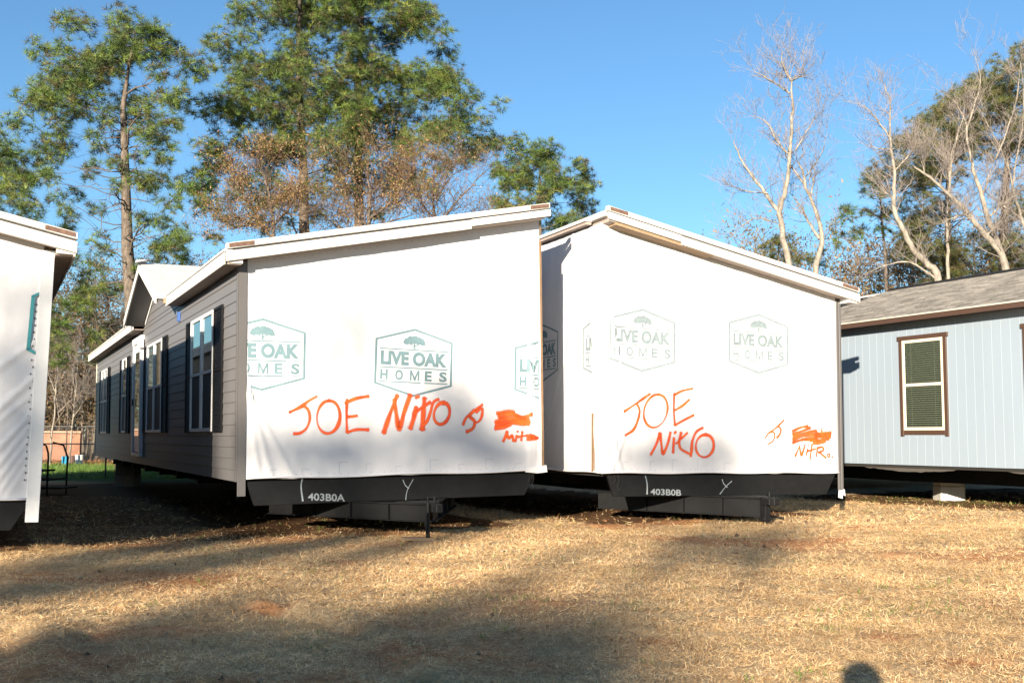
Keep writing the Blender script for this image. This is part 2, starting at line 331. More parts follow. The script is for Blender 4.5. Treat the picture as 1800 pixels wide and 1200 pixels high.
def wrap_grid(name, mw_parent, p0, p1, ztop, zbot, plane, disp, n_u=150, n_v=110, mat_=None):
    """a fabric sheet: along u from p0 to p1; ztop(u) top edge; disp(u,z) pushes it out of the wall"""
    V = []; us = np.linspace(p0, p1, n_u); ts = np.linspace(0, 1, n_v)
    for t_ in ts:
        for u_ in us:
            zt = ztop(u_); zb = zbot + .012*math.sin(u_*5.3)*math.sin(u_*1.9+1) ; z = zb+(zt-zb)*t_
            q = disp(u_, z)
            q = max(q, -.008); V.append((u_, -.012-q, z) if plane == 'y' else (-.012-q, u_, z))
    ii = (np.arange(n_v-1)[:, None]*n_u+np.arange(n_u-1)[None, :]).ravel()
    f = np.stack([ii, ii+1, ii+n_u+1, ii+n_u], 1)
    if plane == 'x': f = f[:, ::-1]
    me = fast_mesh(name, np.array(V), 4, None, f); me.shade_smooth()
    return link(name, me, mat_ or M_wrap, mw_parent)
def fold(u, z, u0, z0, ang, width, amp, l0, l1):
    d = (math.cos(ang), math.sin(ang)); x = u-u0; y = z-z0; t = x*d[0]+y*d[1]
    if t < l0-.3 or t > l1+.3: return 0
    q = -x*d[1]+y*d[0]; e = min(1, max(0, (t-l0+.3)/.3))*min(1, max(0, (l1+.3-t)/.3))
    return amp*e*math.exp(-(q/(width*(1+.5*max(t, 0))))**2)
def folds_fn(fl, seed, amp=.006):
    def f(u, z):
        q = 2.2*sum(fold(u, z, *a) for a in fl)
        v = Vector((u*.9, z*.35, seed)); q += 2*amp*mnoise.noise(v)+1.3*amp*mnoise.noise(Vector((u*3.5, z*.8, seed+5)))+.6*amp*mnoise.noise(Vector((u*7, z*2.2, seed+9)))+.25*amp*mnoise.noise(Vector((u*15, z*9, seed+9)))
        return q
    return f

def text_mesh(body, height, width, bold=0.0, shear=0.0):
    cu = bpy.data.curves.new('t', 'FONT'); cu.body = body; cu.size = 1; cu.offset = bold; cu.resolution_u = 4; cu.shear = shear; cu.space_character = 1.0
    ob = bpy.data.objects.new('t', cu); COL.objects.link(ob); dg = bpy.context.evaluated_depsgraph_get(); dg.update()
    me = bpy.data.meshes.new_from_object(ob.evaluated_get(dg)); bpy.data.objects.remove(ob)
    bm = bmesh.new(); bm.from_mesh(me); bpy.data.meshes.remove(me)
    xs_ = [v.co.x for v in bm.verts]; ys_ = [v.co.y for v in bm.verts]; x0, x1, y0, y1 = min(xs_), max(xs_), min(ys_), max(ys_)
    for v in bm.verts: v.co.x = (v.co.x-x0)/(x1-x0)*width; v.co.y = (v.co.y-y0)/(y1-y0)*height; v.co.z = 0
    bmesh.ops.triangulate(bm, faces=bm.faces); return bm
def merge(bm, src, dx, dy):
    mp = {}
    for v in src.verts: mp[v] = bm.verts.new((v.co.x+dx, v.co.y+dy, 0))
    for f in src.faces:
        try: bm.faces.new([mp[v] for v in f.verts])
        except ValueError: pass
    src.free()
def poly(bm, pts):
    vs_ = [bm.verts.new((x, y, 0)) for x, y in pts]; f = bm.faces.new(vs_); bmesh.ops.triangulate(bm, faces=[f])
_LOGO = {}
def logo_bm():
    bm = bmesh.new(); w2 = .62; t = .034
    hexo = [(-w2,.335),(0,.515),(w2,.335),(w2,-.335),(0,-.515),(-w2,-.335)]
    hexi = [(-w2+t,.335-t*.6),(0,.515-t*1.05),(w2-t,.335-t*.6),(w2-t,-.335+t*.6),(0,-.515+t*1.05),(-w2+t,-.335+t*.6)]
    for i in range(6):
        j = (i+1) % 6; poly(bm, [hexo[i], hexo[j], hexi[j], hexi[i]])
    for z in (.19, -.085, -.30): poly(bm, [(-.545,z-.009),(.545,z-.009),(.545,z+.009),(-.545,z+.009)])
    merge(bm, text_mesh('LIVE OAK', .215, 1.06, .055), -.53, -.053)
    zb_, zt2 = -.272, -.117; x0 = -.53+2*.235; sw = .027
    for q in ([(x0,zb_),(x0+sw,zb_),(x0+sw,zt2),(x0,zt2)], [(x0+.15-sw,zb_),(x0+.15,zb_),(x0+.15,zt2),(x0+.15-sw,zt2)], [(x0+sw,zt2),(x0+sw,zt2-.05),(x0+.063,zb_),(x0+.087,zb_),(x0+.075,zb_+.055)], [(x0+.15-sw,zt2),(x0+.075,zb_+.055),(x0+.087,zb_),(x0+.15-sw,zt2-.05)]): poly(bm, q)
    for k, ch in enumerate('HOMES'):
      if ch != 'M': merge(bm, text_mesh(ch, .155, (.12,.125,.15,.115,.125)[k], (.04,.04,.0,.04,.04)[k]), -.53+k*.235, -.272)
    # the little oak: crown of lobes, trunk and forked limbs
    R = random.Random(4); pts = []
    for k in range(36):
        a = math.pi*k/35; r = 1+.07*math.sin(k*2.1)+.04*R.random(); pts.append((.175*r*math.cos(a), .272+.125*r*math.sin(a)**.8))
    low = [(-.12,.262),(-.09,.275),(-.05,.268),(-.02,.285),(.02,.285),(.05,.268),(.09,.275),(.125,.260),]
    poly(bm, pts+low)
    poly(bm, [(-.035,.205),(.035,.205),(.012,.225),(.014,.29),(-.012,.29),(-.014,.225)])
    poly(bm, [(-.012,.238),(-.075,.275),(-.07,.285),(-.008,.255)]); poly(bm, [(.012,.238),(.075,.275),(.07,.285),(.008,.255)])
    return bm
LOGO = logo_bm()
def place_logo(parent, mat_, cu, cz, plane, surf, clip=None, rot=0, name='printed_logo'):
    bm = LOGO.copy(); c, s_ = math.cos(rot), math.sin(rot); sg = 1 if plane == 'y' else -1
    for v in bm.verts:
        x, y = v.co.x*c-v.co.y*s_, v.co.x*s_+v.co.y*c; v.co = Vector((cu+sg*x, 0, cz+y))
    bmesh.ops.subdivide_edges(bm, edges=[e for e in bm.edges if e.calc_length() > .12], cuts=3)
    if clip:
        for (lim, keep_greater) in clip:
            bmesh.ops.bisect_plane(bm, geom=bm.verts[:]+bm.edges[:]+bm.faces[:], plane_co=(lim,0,0), plane_no=(1,0,0), clear_inner=keep_greater, clear_outer=not keep_greater)
    for v in bm.verts:
        q = max(-.008, surf(v.co.x, v.co.z))+.012+.003
        v.co = Vector((v.co.x, -q, v.co.z)) if plane == 'y' else Vector((-q, v.co.x, v.co.z))
    me = bpy.data.meshes.new(name); bm.to_mesh(me); bm.free()
    return link(name, me, mat_, parent)

def strokes(name, parent, mw, lines, mat_, surf, width, plane='y', base=.0045, off=0.0):
    """spray-painted strokes: ribbons on the wall, coverage fading to the rim"""
    V = []; C = []; Fq = []
    for li, ln in enumerate(lines):
        wd = width
        if isinstance(ln[0], (int, float)): wd = ln[0]*(1.25 if mat_ is M_spray else 1); ln = ln[1:]
        P = [local(mw, u, v, plane, off) for u, v in ln]
        P = [Vector((p.x if plane == 'y' else p.y, p.z)) for p in P]
        if len(P) == 1: P = [P[0]-Vector((.01,0)), P[0]+Vector((.01,0))]
        # Catmull-Rom
        Q = []
        for i in range(len(P)-1):
            a, b_, c_, d_ = P[max(i-1,0)], P[i], P[i+1], P[min(i+2,len(P)-1)]
            for k in range(8):
                t = k/8; Q.append(.5*((2*b_)+(c_-a)*t+(2*a-5*b_+4*c_-d_)*t*t+(3*b_-a-3*c_+d_)*t**3))
        Q.append(P[-1]); d0 = (Q[0]-Q[1]).normalized()*wd*.5; d1 = (Q[-1]-Q[-2]).normalized()*wd*.5
        Q = [Q[0]+d0]+Q+[Q[-1]+d1]
        n0 = len(V); nr = 7
        for i, q in enumerate(Q):
            d = (Q[min(i+1,len(Q)-1)]-Q[max(i-1,0)]).normalized(); nn = Vector((-d.y, d.x)); tip = 0 if i in (0, len(Q)-1) else 1
            wv = wd*(.8+.35*mnoise.noise(Vector((q.x*6, q.y*6, li))))
            if i <= 2 or i >= len(Q)-3: wv *= 1.15
            for k in range(nr):
                o_ = (k/(nr-1)-.5)*2; x, z = q+nn*o_*wv*.98*(.55 if not tip else 1)
                h = max(-.008, surf(x, z))+.012+base+li*.00025; V.append((x, -h+off, z) if plane == 'y' else (-h+off, x, z))
                C.append(max(0, 1-abs(o_)**1.15)*tip*(.8+.3*mnoise.noise(Vector((q.x*3, q.y*3, li+50)))))
        for i in range(len(Q)-1):
            for k in range(nr-1): a = n0+i*nr+k; Fq.append((a, a+1, a+nr+1, a+nr))
    C = np.array(C); me = fast_mesh(name, np.array(V), 4, np.stack([C, C, C], 1), np.array(Fq)); me.shade_smooth()
    return link(name, me, mat_, parent)
def ell(cx, cy, rx, ry, tilt=0, a0=-100, a1=270, n=13):
    o = []; t = math.radians(tilt)
    for k in range(n):
        a = math.radians(a0+(a1-a0)*k/(n-1)); x = rx*math.cos(a); y = ry*math.sin(a); o.append((cx+x*math.cos(t)-y*math.sin(t), cy+x*math.sin(t)+y*math.cos(t)))
    return o
def cv(pts, ox, oy, sc): return [p if isinstance(p, (int, float)) else (ox+p[0]/sc, oy+p[1]/sc) for p in pts]

def half_home(name, mw, s_low, s_high, L, gap=None):
    """shell, roof and running gear shared by the three wrapped half sections"""
    t = empty(name, mw=mw); sg = 1 if s_high > s_low else -1
    zt = lambda s: H0+.02+SL*(s-s_low)*sg              # underside of roof
    a, b = s_low+sg*.03, s_high-sg*.03
    MB().prism([(a,0),(b,0),(b,zt(b)),(a,zt(a))], .03, L).build('wall_core', M_osb, t)
    e0, e1 = s_low-sg*.22, s_high+sg*.05
    # roof deck with white underlayment
    r_ = MB(); f_ = MB(); cuts = [(-.20, L+.2, e0)] if not gap else [(-.20, gap[0], e0), (gap[0]+.001, gap[1]-.001, .03), (gap[1], L+.2, e0)]
    for (ya, yb, q) in cuts:
        r_.prism([(q,zt(q)+.07),(e1,zt(e1)+.07),(e1,zt(e1)+.165),(q,zt(q)+.165)], ya, yb); f_.prism([(q,zt(q)),(b,zt(b)),(b,zt(b)+.068),(q,zt(q)+.068)], ya-.07*(ya<0), yb)
    r_.build('roof', M_white, t, bevel=.008); f_.build('soffit', M_soffit, t)
    # rake boards on the near gable edge, lining under the overhang, closed eave end
    c0 = s_low-sg*.20
    MB().prism([(c0,zt(c0)-.014),(s_high,zt(s_high)-.014),(s_high,zt(s_high)-.004),(c0,zt(c0)-.004)], -.268, -.016).build('rake_lining', M_lining, t)
    MB().prism([(c0,zt(s_low)-.10),(s_low-sg*.004,zt(s_low)-.10),(s_low-sg*.004,zt(s_low)-.018),(c0,zt(c0)-.018)], -.266, -.03).build('eave_end', M_white, t)
    f0, f1 = s_low-sg*.235, s_high+sg*.055
    fm = s_low+sg*3.45
    MB().prism([(f0,zt(f0)-.04),(fm,zt(fm)-.04),(fm,zt(fm)+.10),(f0,zt(f0)+.10)], -.31, -.275).build('rake_board', M_white, t, bevel=.004)
    MB().prism([(fm+sg*.002,zt(fm)),(f1,zt(f1)),(f1,zt(f1)+.108),(fm+sg*.002,zt(fm)+.108)], -.318, -.275).build('rake_board', M_white, t, bevel=.004)
    MB().prism([(f0,zt(f0)+.132),(f1,zt(f1)+.132),(f1,zt(f1)+.215),(f0,zt(f0)+.215)], -.30, -.20).build('roof_edge_wrap', M_white, t, bevel=.006)
    for (p, q) in ((s_low+sg*(-.20), s_low+sg*.14), (s_high-sg*.30, s_high+sg*.02)):
        MB().prism([(p,zt(p)+.150),(q,zt(q)+.145),(q,zt(q)+.200),(p,zt(p)+.205)], -.312, -.301).build('exposed_wood', M_red, t)
    # steel frame
    lo, hi = min(s_low, s_high), max(s_low, s_high)
    MB().prism([(lo+.13,-.03),(hi-.10,-.03),(hi-.3,-.37),(lo+.25,-.37)], .02, .10).build('front_crossmember', M_black, t, bevel=.006)
    for s in (lo+1.0, hi-1.0):
        m = MB(); m.box(s-.07, s+.07, .12, L, -.06, -.045); m.box(s-.006, s+.006, .12, L, -.345, -.06); m.box(s-.07, s+.07, .12, L, -.36, -.345); m.build('frame_beam', M_black, t)
    m = MB(); m.box(lo+.08, hi-.08, .12, L-.05, -.05, -.001); m.build('belly_board', M_dark, t)
    for k in range(1, int(L/2.4)):
        MB().box(lo+.3, hi-.3, k*2.4, k*2.4+.08, -.25, -.07).build('outrigger', M_black, t)
    return t, zt, sg
def tongue(t, c, tip=-1.25, zb=-.60, zt_=-.355):
    for (sx, nm) in ((-1,'l'), (1,'r')):
        p0 = Vector((c+sx*.03, tip)); p1 = Vector((c+sx*1.55, 1.6)); d = (p1-p0).normalized(); nn = Vector((-d.y, d.x))
        m = MB()
        for (w2, z0, z1) in ((.055, zb, zb+.012), (.005, zb+.012, zt_-.012), (.055, zt_-.012, zt_)):
            q = [p0-nn*w2, p1-nn*w2, p1+nn*w2, p0+nn*w2]; m.prism([(v.x, v.y) for v in q], z0, z1, 'z')
        for k in (.22, .45, .68):
            q = p0.lerp(p1, k); m.prism([((q+nn*a_+d*b_).x, (q+nn*a_+d*b_).y) for a_, b_ in ((-.05,-.006),(.05,-.006),(.05,.006),(-.05,.006))], zb+.013, zt_-.013, 'z')
        m.build('tongue_beam', M_black, t)
    MB().prism([(c-.34,tip+.5),(c+.34,tip+.5),(c+.10,tip-.04),(c-.10,tip-.04)], zt_+.002, zt_+.02, 'z').build('tongue_plate', M_black, t)
    cp = MB(); cp.box(c-.075, c+.075, tip-.24, tip-.03, zt_-.10, zt_+.012); cp.prism([(c-.075,tip-.24),(c+.075,tip-.24),(c+.045,tip-.33),(c-.045,tip-.33)], zt_-.10, zt_+.012, 'z')
    cp.tube([(c,tip-.15,zt_+.01),(c,tip-.15,zt_+.11)], .022, 8); cp.build('coupler', M_black, t, bevel=.008)

def board_strip(y0, y1, z0, z1, th=.016):          # one lapped clapboard of two stepped faces on the x=0 side wall, facing -x
    h = z1-z0
    return [(-.004,z1),(-.006,z1-.012),(-th,z0+.004),(-th+.004,z0),(0,z0),(0,z1)]

def twin_window(t, y0, y1, z0, z1, n=2, trims=True):
    """double-hung units side by side in the x=0 wall"""
    yw = (y1-y0)/n
    for k in range(n):
        a, b_ = y0+k*yw+.01, y0+(k+1)*yw-.01; fw = .055
        f = MB(); f.box(-.055,-.012,a,b_,z1-fw,z1); f.box(-.055,-.012,a,b_,z0,z0+fw); f.box(-.055,-.012,a,a+fw,z0+fw,z1-fw); f.box(-.055,-.012,b_-fw,b_,z0+fw,z1-fw)
        fr = f.build('window', M_vinyl, t, bevel=.004); zm = (z0+z1)/2
        MB().box(-.050,-.018,a+fw+.001,b_-fw-.001,zm-.022,zm+.022).build('meeting_rail', M_vinyl, fr)
        MB().box(-.034,-.030,a+fw,b_-fw,zm+.022,z1-fw).build('pane', M_glass, fr)
        MB().box(-.026,-.022,a+fw,b_-fw,z0+fw,zm-.022).build('pane', M_screen, fr)
        MB().box(-.019,-.0165,a+fw,b_-fw,zm+.022,z1-fw).build('dark_interior', M_darkroom, fr)
def shutter(t, y0, y1, z0, z1):
    m = MB(); e = .045
    m.box(-.045,-.018,y0,y0+e,z0,z1); m.box(-.045,-.018,y1-e,y1,z0,z1); m.box(-.045,-.018,y0+e,y1-e,z1-e,z1); m.box(-.045,-.018,y0+e,y1-e,z0,z0+e); m.box(-.045,-.018,y0+e,y1-e,(z0+z1)/2-e/2,(z0+z1)/2+e/2)
    o = m.build('shutter', M_shutter, t)
    s = MB(); k = z0+e
    while k < z1-e-.03:
        s.add([(-.020,y0+e,k),(-.020,y1-e,k),(-.038,y0+e,k+.035),(-.038,y1-e,k+.035)][:0] or [(-.038,y0+e,k),(-.038,y1-e,k),(-.020,y1-e,k+.034),(-.020,y0+e,k+.034)], [(0,1,2,3)]); k += .036
    s.build('louvres', M_shutter, o)['kind'] = 'stuff'

# ---- home A
L_A = 21.6
tA, ztA, _ = half_home('mobile_home_half', MW_A, 0, W, L_A, (5.15, 10.05))
tag(tA, 'white wrapped half home with grey siding and JOE Nitro sprayed on one line', 'mobile home', 'half sections of a mobile home')
# lapped siding, board by board
hb = .158; z = -.03; nb = 0
while z < H0-.02:
    z1 = min(z+hb, H0+.01); MB().prism(board_strip(0, 0, z, z1), .03, L_A-.03, 'y').build('siding_board', M_siding, tA); z = z1
# gable over the door
gy0, gy1, gyp, gz0, gzp = 5.15, 10.05, 7.60, H0+.06, 4.04
def gz(y): return gz0+(gzp-gz0)*(1-abs(y-gyp)/(gy1-gyp if y > gyp else gyp-gy0))
gable = MB().prism([(gy0+.35,H0-.02),(gy1-.35,H0-.02),(gyp,gzp-.16)], .0, .25, 'x').build('gable', M_osb, tA)
z = H0+.002
while z < gzp-.2:
    z1 = min(z+hb, gzp-.17); k0 = (z-gz0)/(gzp-gz0); k1 = (z1-gz0)/(gzp-gz0); e = .28
    a0, a1 = gy0+e+(gyp-gy0)*max(k0,0), gy1-e-(gy1-gyp)*max(k0,0); b0, b1 = gy0+e+(gyp-gy0)*max(k1,0), gy1-e-(gy1-gyp)*max(k1,0)
    if b1 < b0: b0 = b1 = gyp
    MB().add([(-.016,a0,z),(-.016,a1,z),(-.004,b1,z1),(-.004,b0,z1),(0,a0,z),(0,a1,z),(0,b1,z1),(0,b0,z1)], [(0,1,2,3),(0,4,5,1),(3,2,6,7),(0,3,7,4),(1,5,6,2)]).build('siding_board', M_siding, tA); z = z1
for (ya, yb) in ((gy0-.05, gyp), (gy1+.05, gyp)):
    za = gz0-.03; s_end = (gzp-.05-H0)/SL
    s_lo = .3
    # roof slope of the gable, from its overhang back to the main roof
    m = MB(); th = .10
    top = [(-.42,ya,za+.10),(-.42,yb,gzp+.06),(4.5,yb,gzp+.06),(.25,ya,za+.10)]; bot = [(x,y,z_-th) for x,y,z_ in top]
    m.add(top+bot, [(0,1,2,3),(7,6,5,4),(0,4,5,1),(1,5,6,2),(2,6,7,3),(3,7,4,0)]); m.build('gable_roof', M_white, gable)
    # fascia along the gable edge
    m = MB(); q = [(ya,za-.09),(yb,gzp-.13),(yb,gzp+.045),(ya,za+.085)]; m.prism(q, -.45, -.425, 'x'); m.build('gable_fascia', M_white, gable)
    q2 = [(ya+(.03 if ya<gyp else -.03),za-.05),(yb,gzp-.10),(yb,gzp-.07),(ya+(.03 if ya<gyp else -.03),za-.02)]
    MB().prism(q2, -.42, -.0, 'x').build('gable_soffit', M_trim, gable)
    q3 = [(gyp,gzp-.19),(gyp,gzp-.12),(ya+(.3 if ya<gyp else -.3),gz0-.02),(ya+(.3 if ya<gyp else -.3),gz0-.09)]
    MB().prism(q3, -.03, -.017, 'x').build('gable_trim', M_vinyl, gable)
m = MB(); m.box(-.50,-.30,gyp-.14,gyp+.10,gzp+.07,gzp+.10); m.add([(-.55,gyp-.25,gzp+.02),(-.3,gyp-.22,gzp+.10),(-.35,gyp+.1,gzp+.15),(-.52,gyp+.02,gzp+.06)], [(0,1,2,3)]); m.build('torn_underlayment', M_wrap, gable)
# eave fascia boards on the long side, each side of the gable
for (ya, yb) in ((-.27, gy0), (gy1, L_A+.15)):
    e = -.24; MB().box(e-.02, e, ya, yb, ztA(0)-.125, ztA(0)+.045).build('fascia', M_white, tA, bevel=.004)
    MB().box(e-.03, e+.1, ya, yb, ztA(0)+.055, ztA(0)+.085).build('drip_edge', M_white, tA)
    MB().box(e+.001, -.02, ya+.03, yb-.02, ztA(0)-.115, ztA(0)-.100).build('soffit', M_soffit, tA)
MB().box(-.30, -.22, gy0-.09, gy0-.005, H0-.06, H0+.05).build('fascia_return', M_osb, tA)
# corner trims and door, windows, shutters
m = MB(); m.box(.0,.115,-.022,-.003,-.23,H0+.0); m.build('corner_trim', M_trim, tA, bevel=.003)
MB().box(-.024,-.002,-.02,.045,-.03,H0-.1).build('corner_trim', M_trim, tA, bevel=.003)
m = MB(); m.box(-.024,-.002,L_A-.1,L_A-.0,-.03,H0-.1); m.build('corner_trim', M_cream, tA)
ZW0, ZW1 = .67, 2.54
for (a, b_, n_) in ((1.66,3.66,2), (7.06,9.26,2), (13.1,14.02,1), (17.85,19.6,2)): twin_window(tA, a, b_, ZW0, ZW1, n_)
for (a, b_) in ((.98,1.64), (3.68,4.20), (6.42,7.04), (9.28,9.84), (12.5,13.08), (14.04,14.6), (17.2,17.83), (19.62,20.2)): shutter(tA, a, b_, ZW0-.01, ZW1+.01)
dr = MB(); dr.box(-.09,-.012,10.0,10.14,.14,2.7); dr.box(-.09,-.012,11.3,11.44,.14,2.7); dr.box(-.10,-.012,9.96,11.48,2.7,2.84); dr.box(-.09,-.012,10.14,11.3,.14,.22)
door = dr.build('door_frame', M_vinyl, tA, bevel=.004)
MB().box(-.06,-.02,10.16,11.28,.24,2.68).build('door', M_vinyl, door)
MB().box(-.066,-.062,10.30,11.14,.6,2.5).build('pane', M_glass, door)
MB().box(-.0615,-.0605,10.30,11.14,.6,2.5).build('dark_interior', M_darkroom, door)
MB().tube([(-.10,11.2,1.3),(-.10,11.2,1.45)], .015, 6).build('handle', M_black, door)
m = MB(); m.box(-.17,-.03,9.9,9.98,2.55,2.75); m.build('porch_light', M_vinyl, tA, bevel=.01)
MB().box(-.06,-.018,4.98,5.1,2.68,2.85).build('blue_tape', mat('blue_plastic', (.04,.10,.30), .5), tA)
# wrap of the near end
flA = [(.12,1.35,-.0+math.radians(-75),.03,.012,.1,1.3),(.12,1.5,math.radians(-83),.025,.010,.1,1.3),(.12,1.25,math.radians(-62),.03,.010,.1,1.4),(.2,2.95,math.radians(-48),.035,.008,.1,.9),(.35,2.95,math.radians(-42),.03,.006,.1,.8),(4.55,3.0,math.radians(-90),.02,.010,-.6,2.7),(4.62,2.0,math.radians(-90),.015,.008,-.6,1.7)]
sA = folds_fn(flA, 1.3, .008)
wrapA = wrap_grid('house_wrap', tA, .118, W-.005, lambda s: ztA(s)-.005, 0, 'y', sA)
hem = MB(); pts = [(s, -.03-sA(s, .02), .012+.01*math.sin(s*3)) for s in np.linspace(.12, W+.01, 40)]; hem.tube(pts, .016, 6); hem.build('hem', M_wrap, tA, smooth=True)
MB().add([(W-.3,-.045,.05),(W+.05,-.06,.09),(W+.07,-.05,-.02),(W-.1,-.05,-.035),(W-.32,-.045,-.01)], [(0,1,2,3,4)]).build('torn_wrap_corner', M_wrap, tA)
wrapS = MB().box(W-.025, W+.0, .0, L_A, 0, ztA(W)-.01); wrapS.build('side_wrap', M_wrap, tA)
MB().box(W-.01, W+.022, -.035, .02, .06, ztA(W)-.35).build('edge_batten', mat('raw_edge_wood', (.20,.125,.07), .8, var=.3, vscale=10), tA)
place_logo(wrapA, M_print, .335, 1.745, 'y', sA, [(.125, True)], -.01)
place_logo(wrapA, M_print_pale if False else M_print, 2.615, 1.668, 'y', sA, None, -.035)
place_logo(wrapA, M_print, 4.905, 1.585, 'y', sA, [(W-.04, False)], -.03)
o4 = (400, 640, 3.103)
LA = [[(335,262),(400,230),(440,200),(485,175)], [(408,222),(438,250),(446,300),(428,348),(395,374),(358,378)], ell(548,287,63,90,6),
      [(650,190),(647,290),(651,372)], [(640,212),(700,186),(770,174)], [(650,286),(680,284),(705,280)], [(652,372),(700,356),(768,357)],
      [.062,(850,375),(885,270),(925,168)], [.06,(908,190),(922,290),(936,355),(962,262),(996,165)], [.06,(1028,232),(1012,300),(995,352)], [.055,(1025,182),(1042,174)],
      [.06,(1072,182),(1066,270),(1060,358)], [.04,(1012,272),(1058,236),(1105,206)], [.04,(1150,190),(1120,208),(1104,262),(1086,310),(1062,335)], [.045]+ell(1166,268,42,60,14),
      [.035,(1282,330),(1300,290),(1335,258),(1388,220)], [.045,(1345,250),(1318,282),(1345,312),(1335,350),(1300,368)], [.035,(1352,262),(1384,240),(1384,280),(1368,310),(1340,322)], [.03,(1318,282),(1340,300)],
      [.06,(1465,268),(1530,256),(1560,262)], [.07,(1475,285),(1550,272),(1600,290),(1655,272)], [.075,(1458,315),(1540,298),(1635,300)], [.07,(1460,335),(1550,318),(1640,318)], [.055,(1455,350),(1500,342),(1540,326)],
      [.04,(1500,420),(1512,395),(1522,365)], [.04,(1518,372),(1530,402),(1548,388),(1556,420)], [.04,(1574,388),(1566,420)], [.035,(1578,366)], [.035,(1604,366),(1598,416)], [.035,(1580,396),(1626,388)],
      [.045,(1632,384),(1634,414)], [.05,(1640,392),(1690,402)], [.05,(1640,408),(1680,404)], [.045,(1640,384),(1668,396)]]
for i0, i1, nm in ((0,7,'painted_name'), (7,15,'painted_name'), (15,19,'painted_initials'), (19,24,'painted_scribble'), (24,len(LA),'painted_word')): strokes(nm, wrapA, MW_A, [cv(a, *o4) for a in LA[i0:i1]], M_spray, sA, .05)
zero = lambda a_, b_: -.012
def stencil(parent, mw, body, p0, p1, h, drop):
    a = local(mw, *p0, 'y', .02); b_ = local(mw, *p1, 'y', .02); bm = text_mesh(body, h, (b_-a).x, .02)
    ys_ = np.linspace(0, 1, 3)
    me = bpy.data.meshes.new('stencil_number')
    for v in bm.verts:
        k = v.co.x/(b_-a).x; v.co = Vector((a.x+v.co.x, .014, a.z+(b_.z-a.z)*k+v.co.y))
    # thin bridges of a stencil: cut two vertical slits through every character
    n_ = len(body); wch = (b_-a).x/n_
    bm.to_mesh(me); bm.free(); link('stencil_number', me, M_chalk, parent)
cmA = [o for o in tA.children if o.name.startswith('front_crossmember')][0]
stencil(cmA, MW_A, '403B0A', (541,879), (606,881), .105, 0)
for ck in [[[.025,(531,842),(529,855),(532,880)]],[ [.014,(708,843),(712,852),(718,858)], [.014,(726,842),(717,858),(714,868),(713,878)]]]: strokes('chalk_mark', cmA, MW_A, ck, M_chalkspray, zero, .02, base=.004, off=.02)
tongue(tA, 2.38)
jk = MB(); jk.tube([(2.27,-1.42,-.845),(2.27,-1.42,-.32)], .03, 8); jk.tube([(2.27,-1.42,-.34),(2.27,-1.42,-.24)], .012, 6); jk.box(2.19,2.35,-1.48,-1.36,-.855,-.835); jk.tube([(2.235,-1.47,-.45),(2.19,-1.52,-.6),(2.23,-1.47,-.72)], .012, 5)
jk.build('jack_stand', M_black, tA)
# loose boards under the jack and beam
p = MW_A @ Vector((2.35,-1.42,-.86)); pad = MB().box(-.30,.33,-.13,.13,0,.04); pad.box(-.42,.0,-.05,.16,.041,.075)
o = pad.build('timber_pad', M_wood_pad); o.location = (p.x, p.y, float(full_z(p.x, p.y))-.005); o.rotation_euler = (0,.03,.4)
tag(o, 'scrap timber boards lying under the jack foot of the left tongue', 'board')
# ---- home B
L_B = 21.6
tB, ztB, _ = half_home('mobile_home_half', MW_B, W, 0, L_B)
tag(tB, 'white wrapped half home with JOE sprayed above Nitro, roof sloping down to the right', 'mobile home', 'half sections of a mobile home')
flB = [(.18,.75,math.radians(-78),.03,.012,0,.9),(.3,.8,math.radians(-100),.02,.012,0,.8),(.45,.7,math.radians(-112),.02,.012,0,.8),(.16,2.6,math.radians(-80),.03,.008,0,1.2),(.10,2.0,math.radians(-90),.02,.01,-1.8,2.0),(4.2,1.9,math.radians(-82),.02,.005,0,1.8),(4.55,1.6,math.radians(-86),.02,.006,-1,1.4)]
sB = folds_fn(flB, 7.1, .007)
wrapB = wrap_grid('house_wrap', tB, -.03, W-.07, lambda s: ztB(s)-.005, 0, 'y', sB)
flS = [(.9,3.0,math.radians(-95),.04,.012,-.9,2.6),(.35,3.2,math.radians(-93),.03,.01,-.5,2.6),(1.5,1.6,math.radians(-60),.03,.008,-.5,1.2)]
sS = folds_fn(flS, 3.7, .012)
wrapBS = wrap_grid('house_wrap', tB, -.028, L_B*.35, lambda y: ztB(0)-.0, .015, 'x', sS, 200, 60)
MB().box(-.012,.0,L_B*.35+.001,L_B,.02,ztB(0)).build('side_wrap', M_wrap, tB)
# eave strip over the marriage wall with dark gap beneath
MB().box(-.16,-.02,.30,L_B,ztB(0)+.07,ztB(0)+.12).build('roof_edge_wrap', M_white, tB)
MB().box(-.13,-.03,.32,L_B,ztB(0)+.02,ztB(0)+.068).build('soffit', M_soffit, tB)
hem = MB(); pts = [(s, -.03-sB(s, .02), .008+.008*math.sin(s*4)) for s in np.linspace(-.03, W-.05, 40)]; hem.tube(pts, .014, 6)
pts = [(-.03-sS(y, .02), y, .015+.008*math.sin(y*4)) for y in np.linspace(0, 7, 40)]; hem.tube(pts, .018, 6); hem.build('hem', M_wrap, tB, smooth=True)
MB().box(-.045,-.018,.20,.255,.02,.95).build('edge_batten', mat('raw_edge_wood', (.20,.125,.07), .8, var=.3, vscale=10), tB)
MB().box(-.040,-.018,.21,.245,.96,2.6).build('edge_batten', M_white, tB)
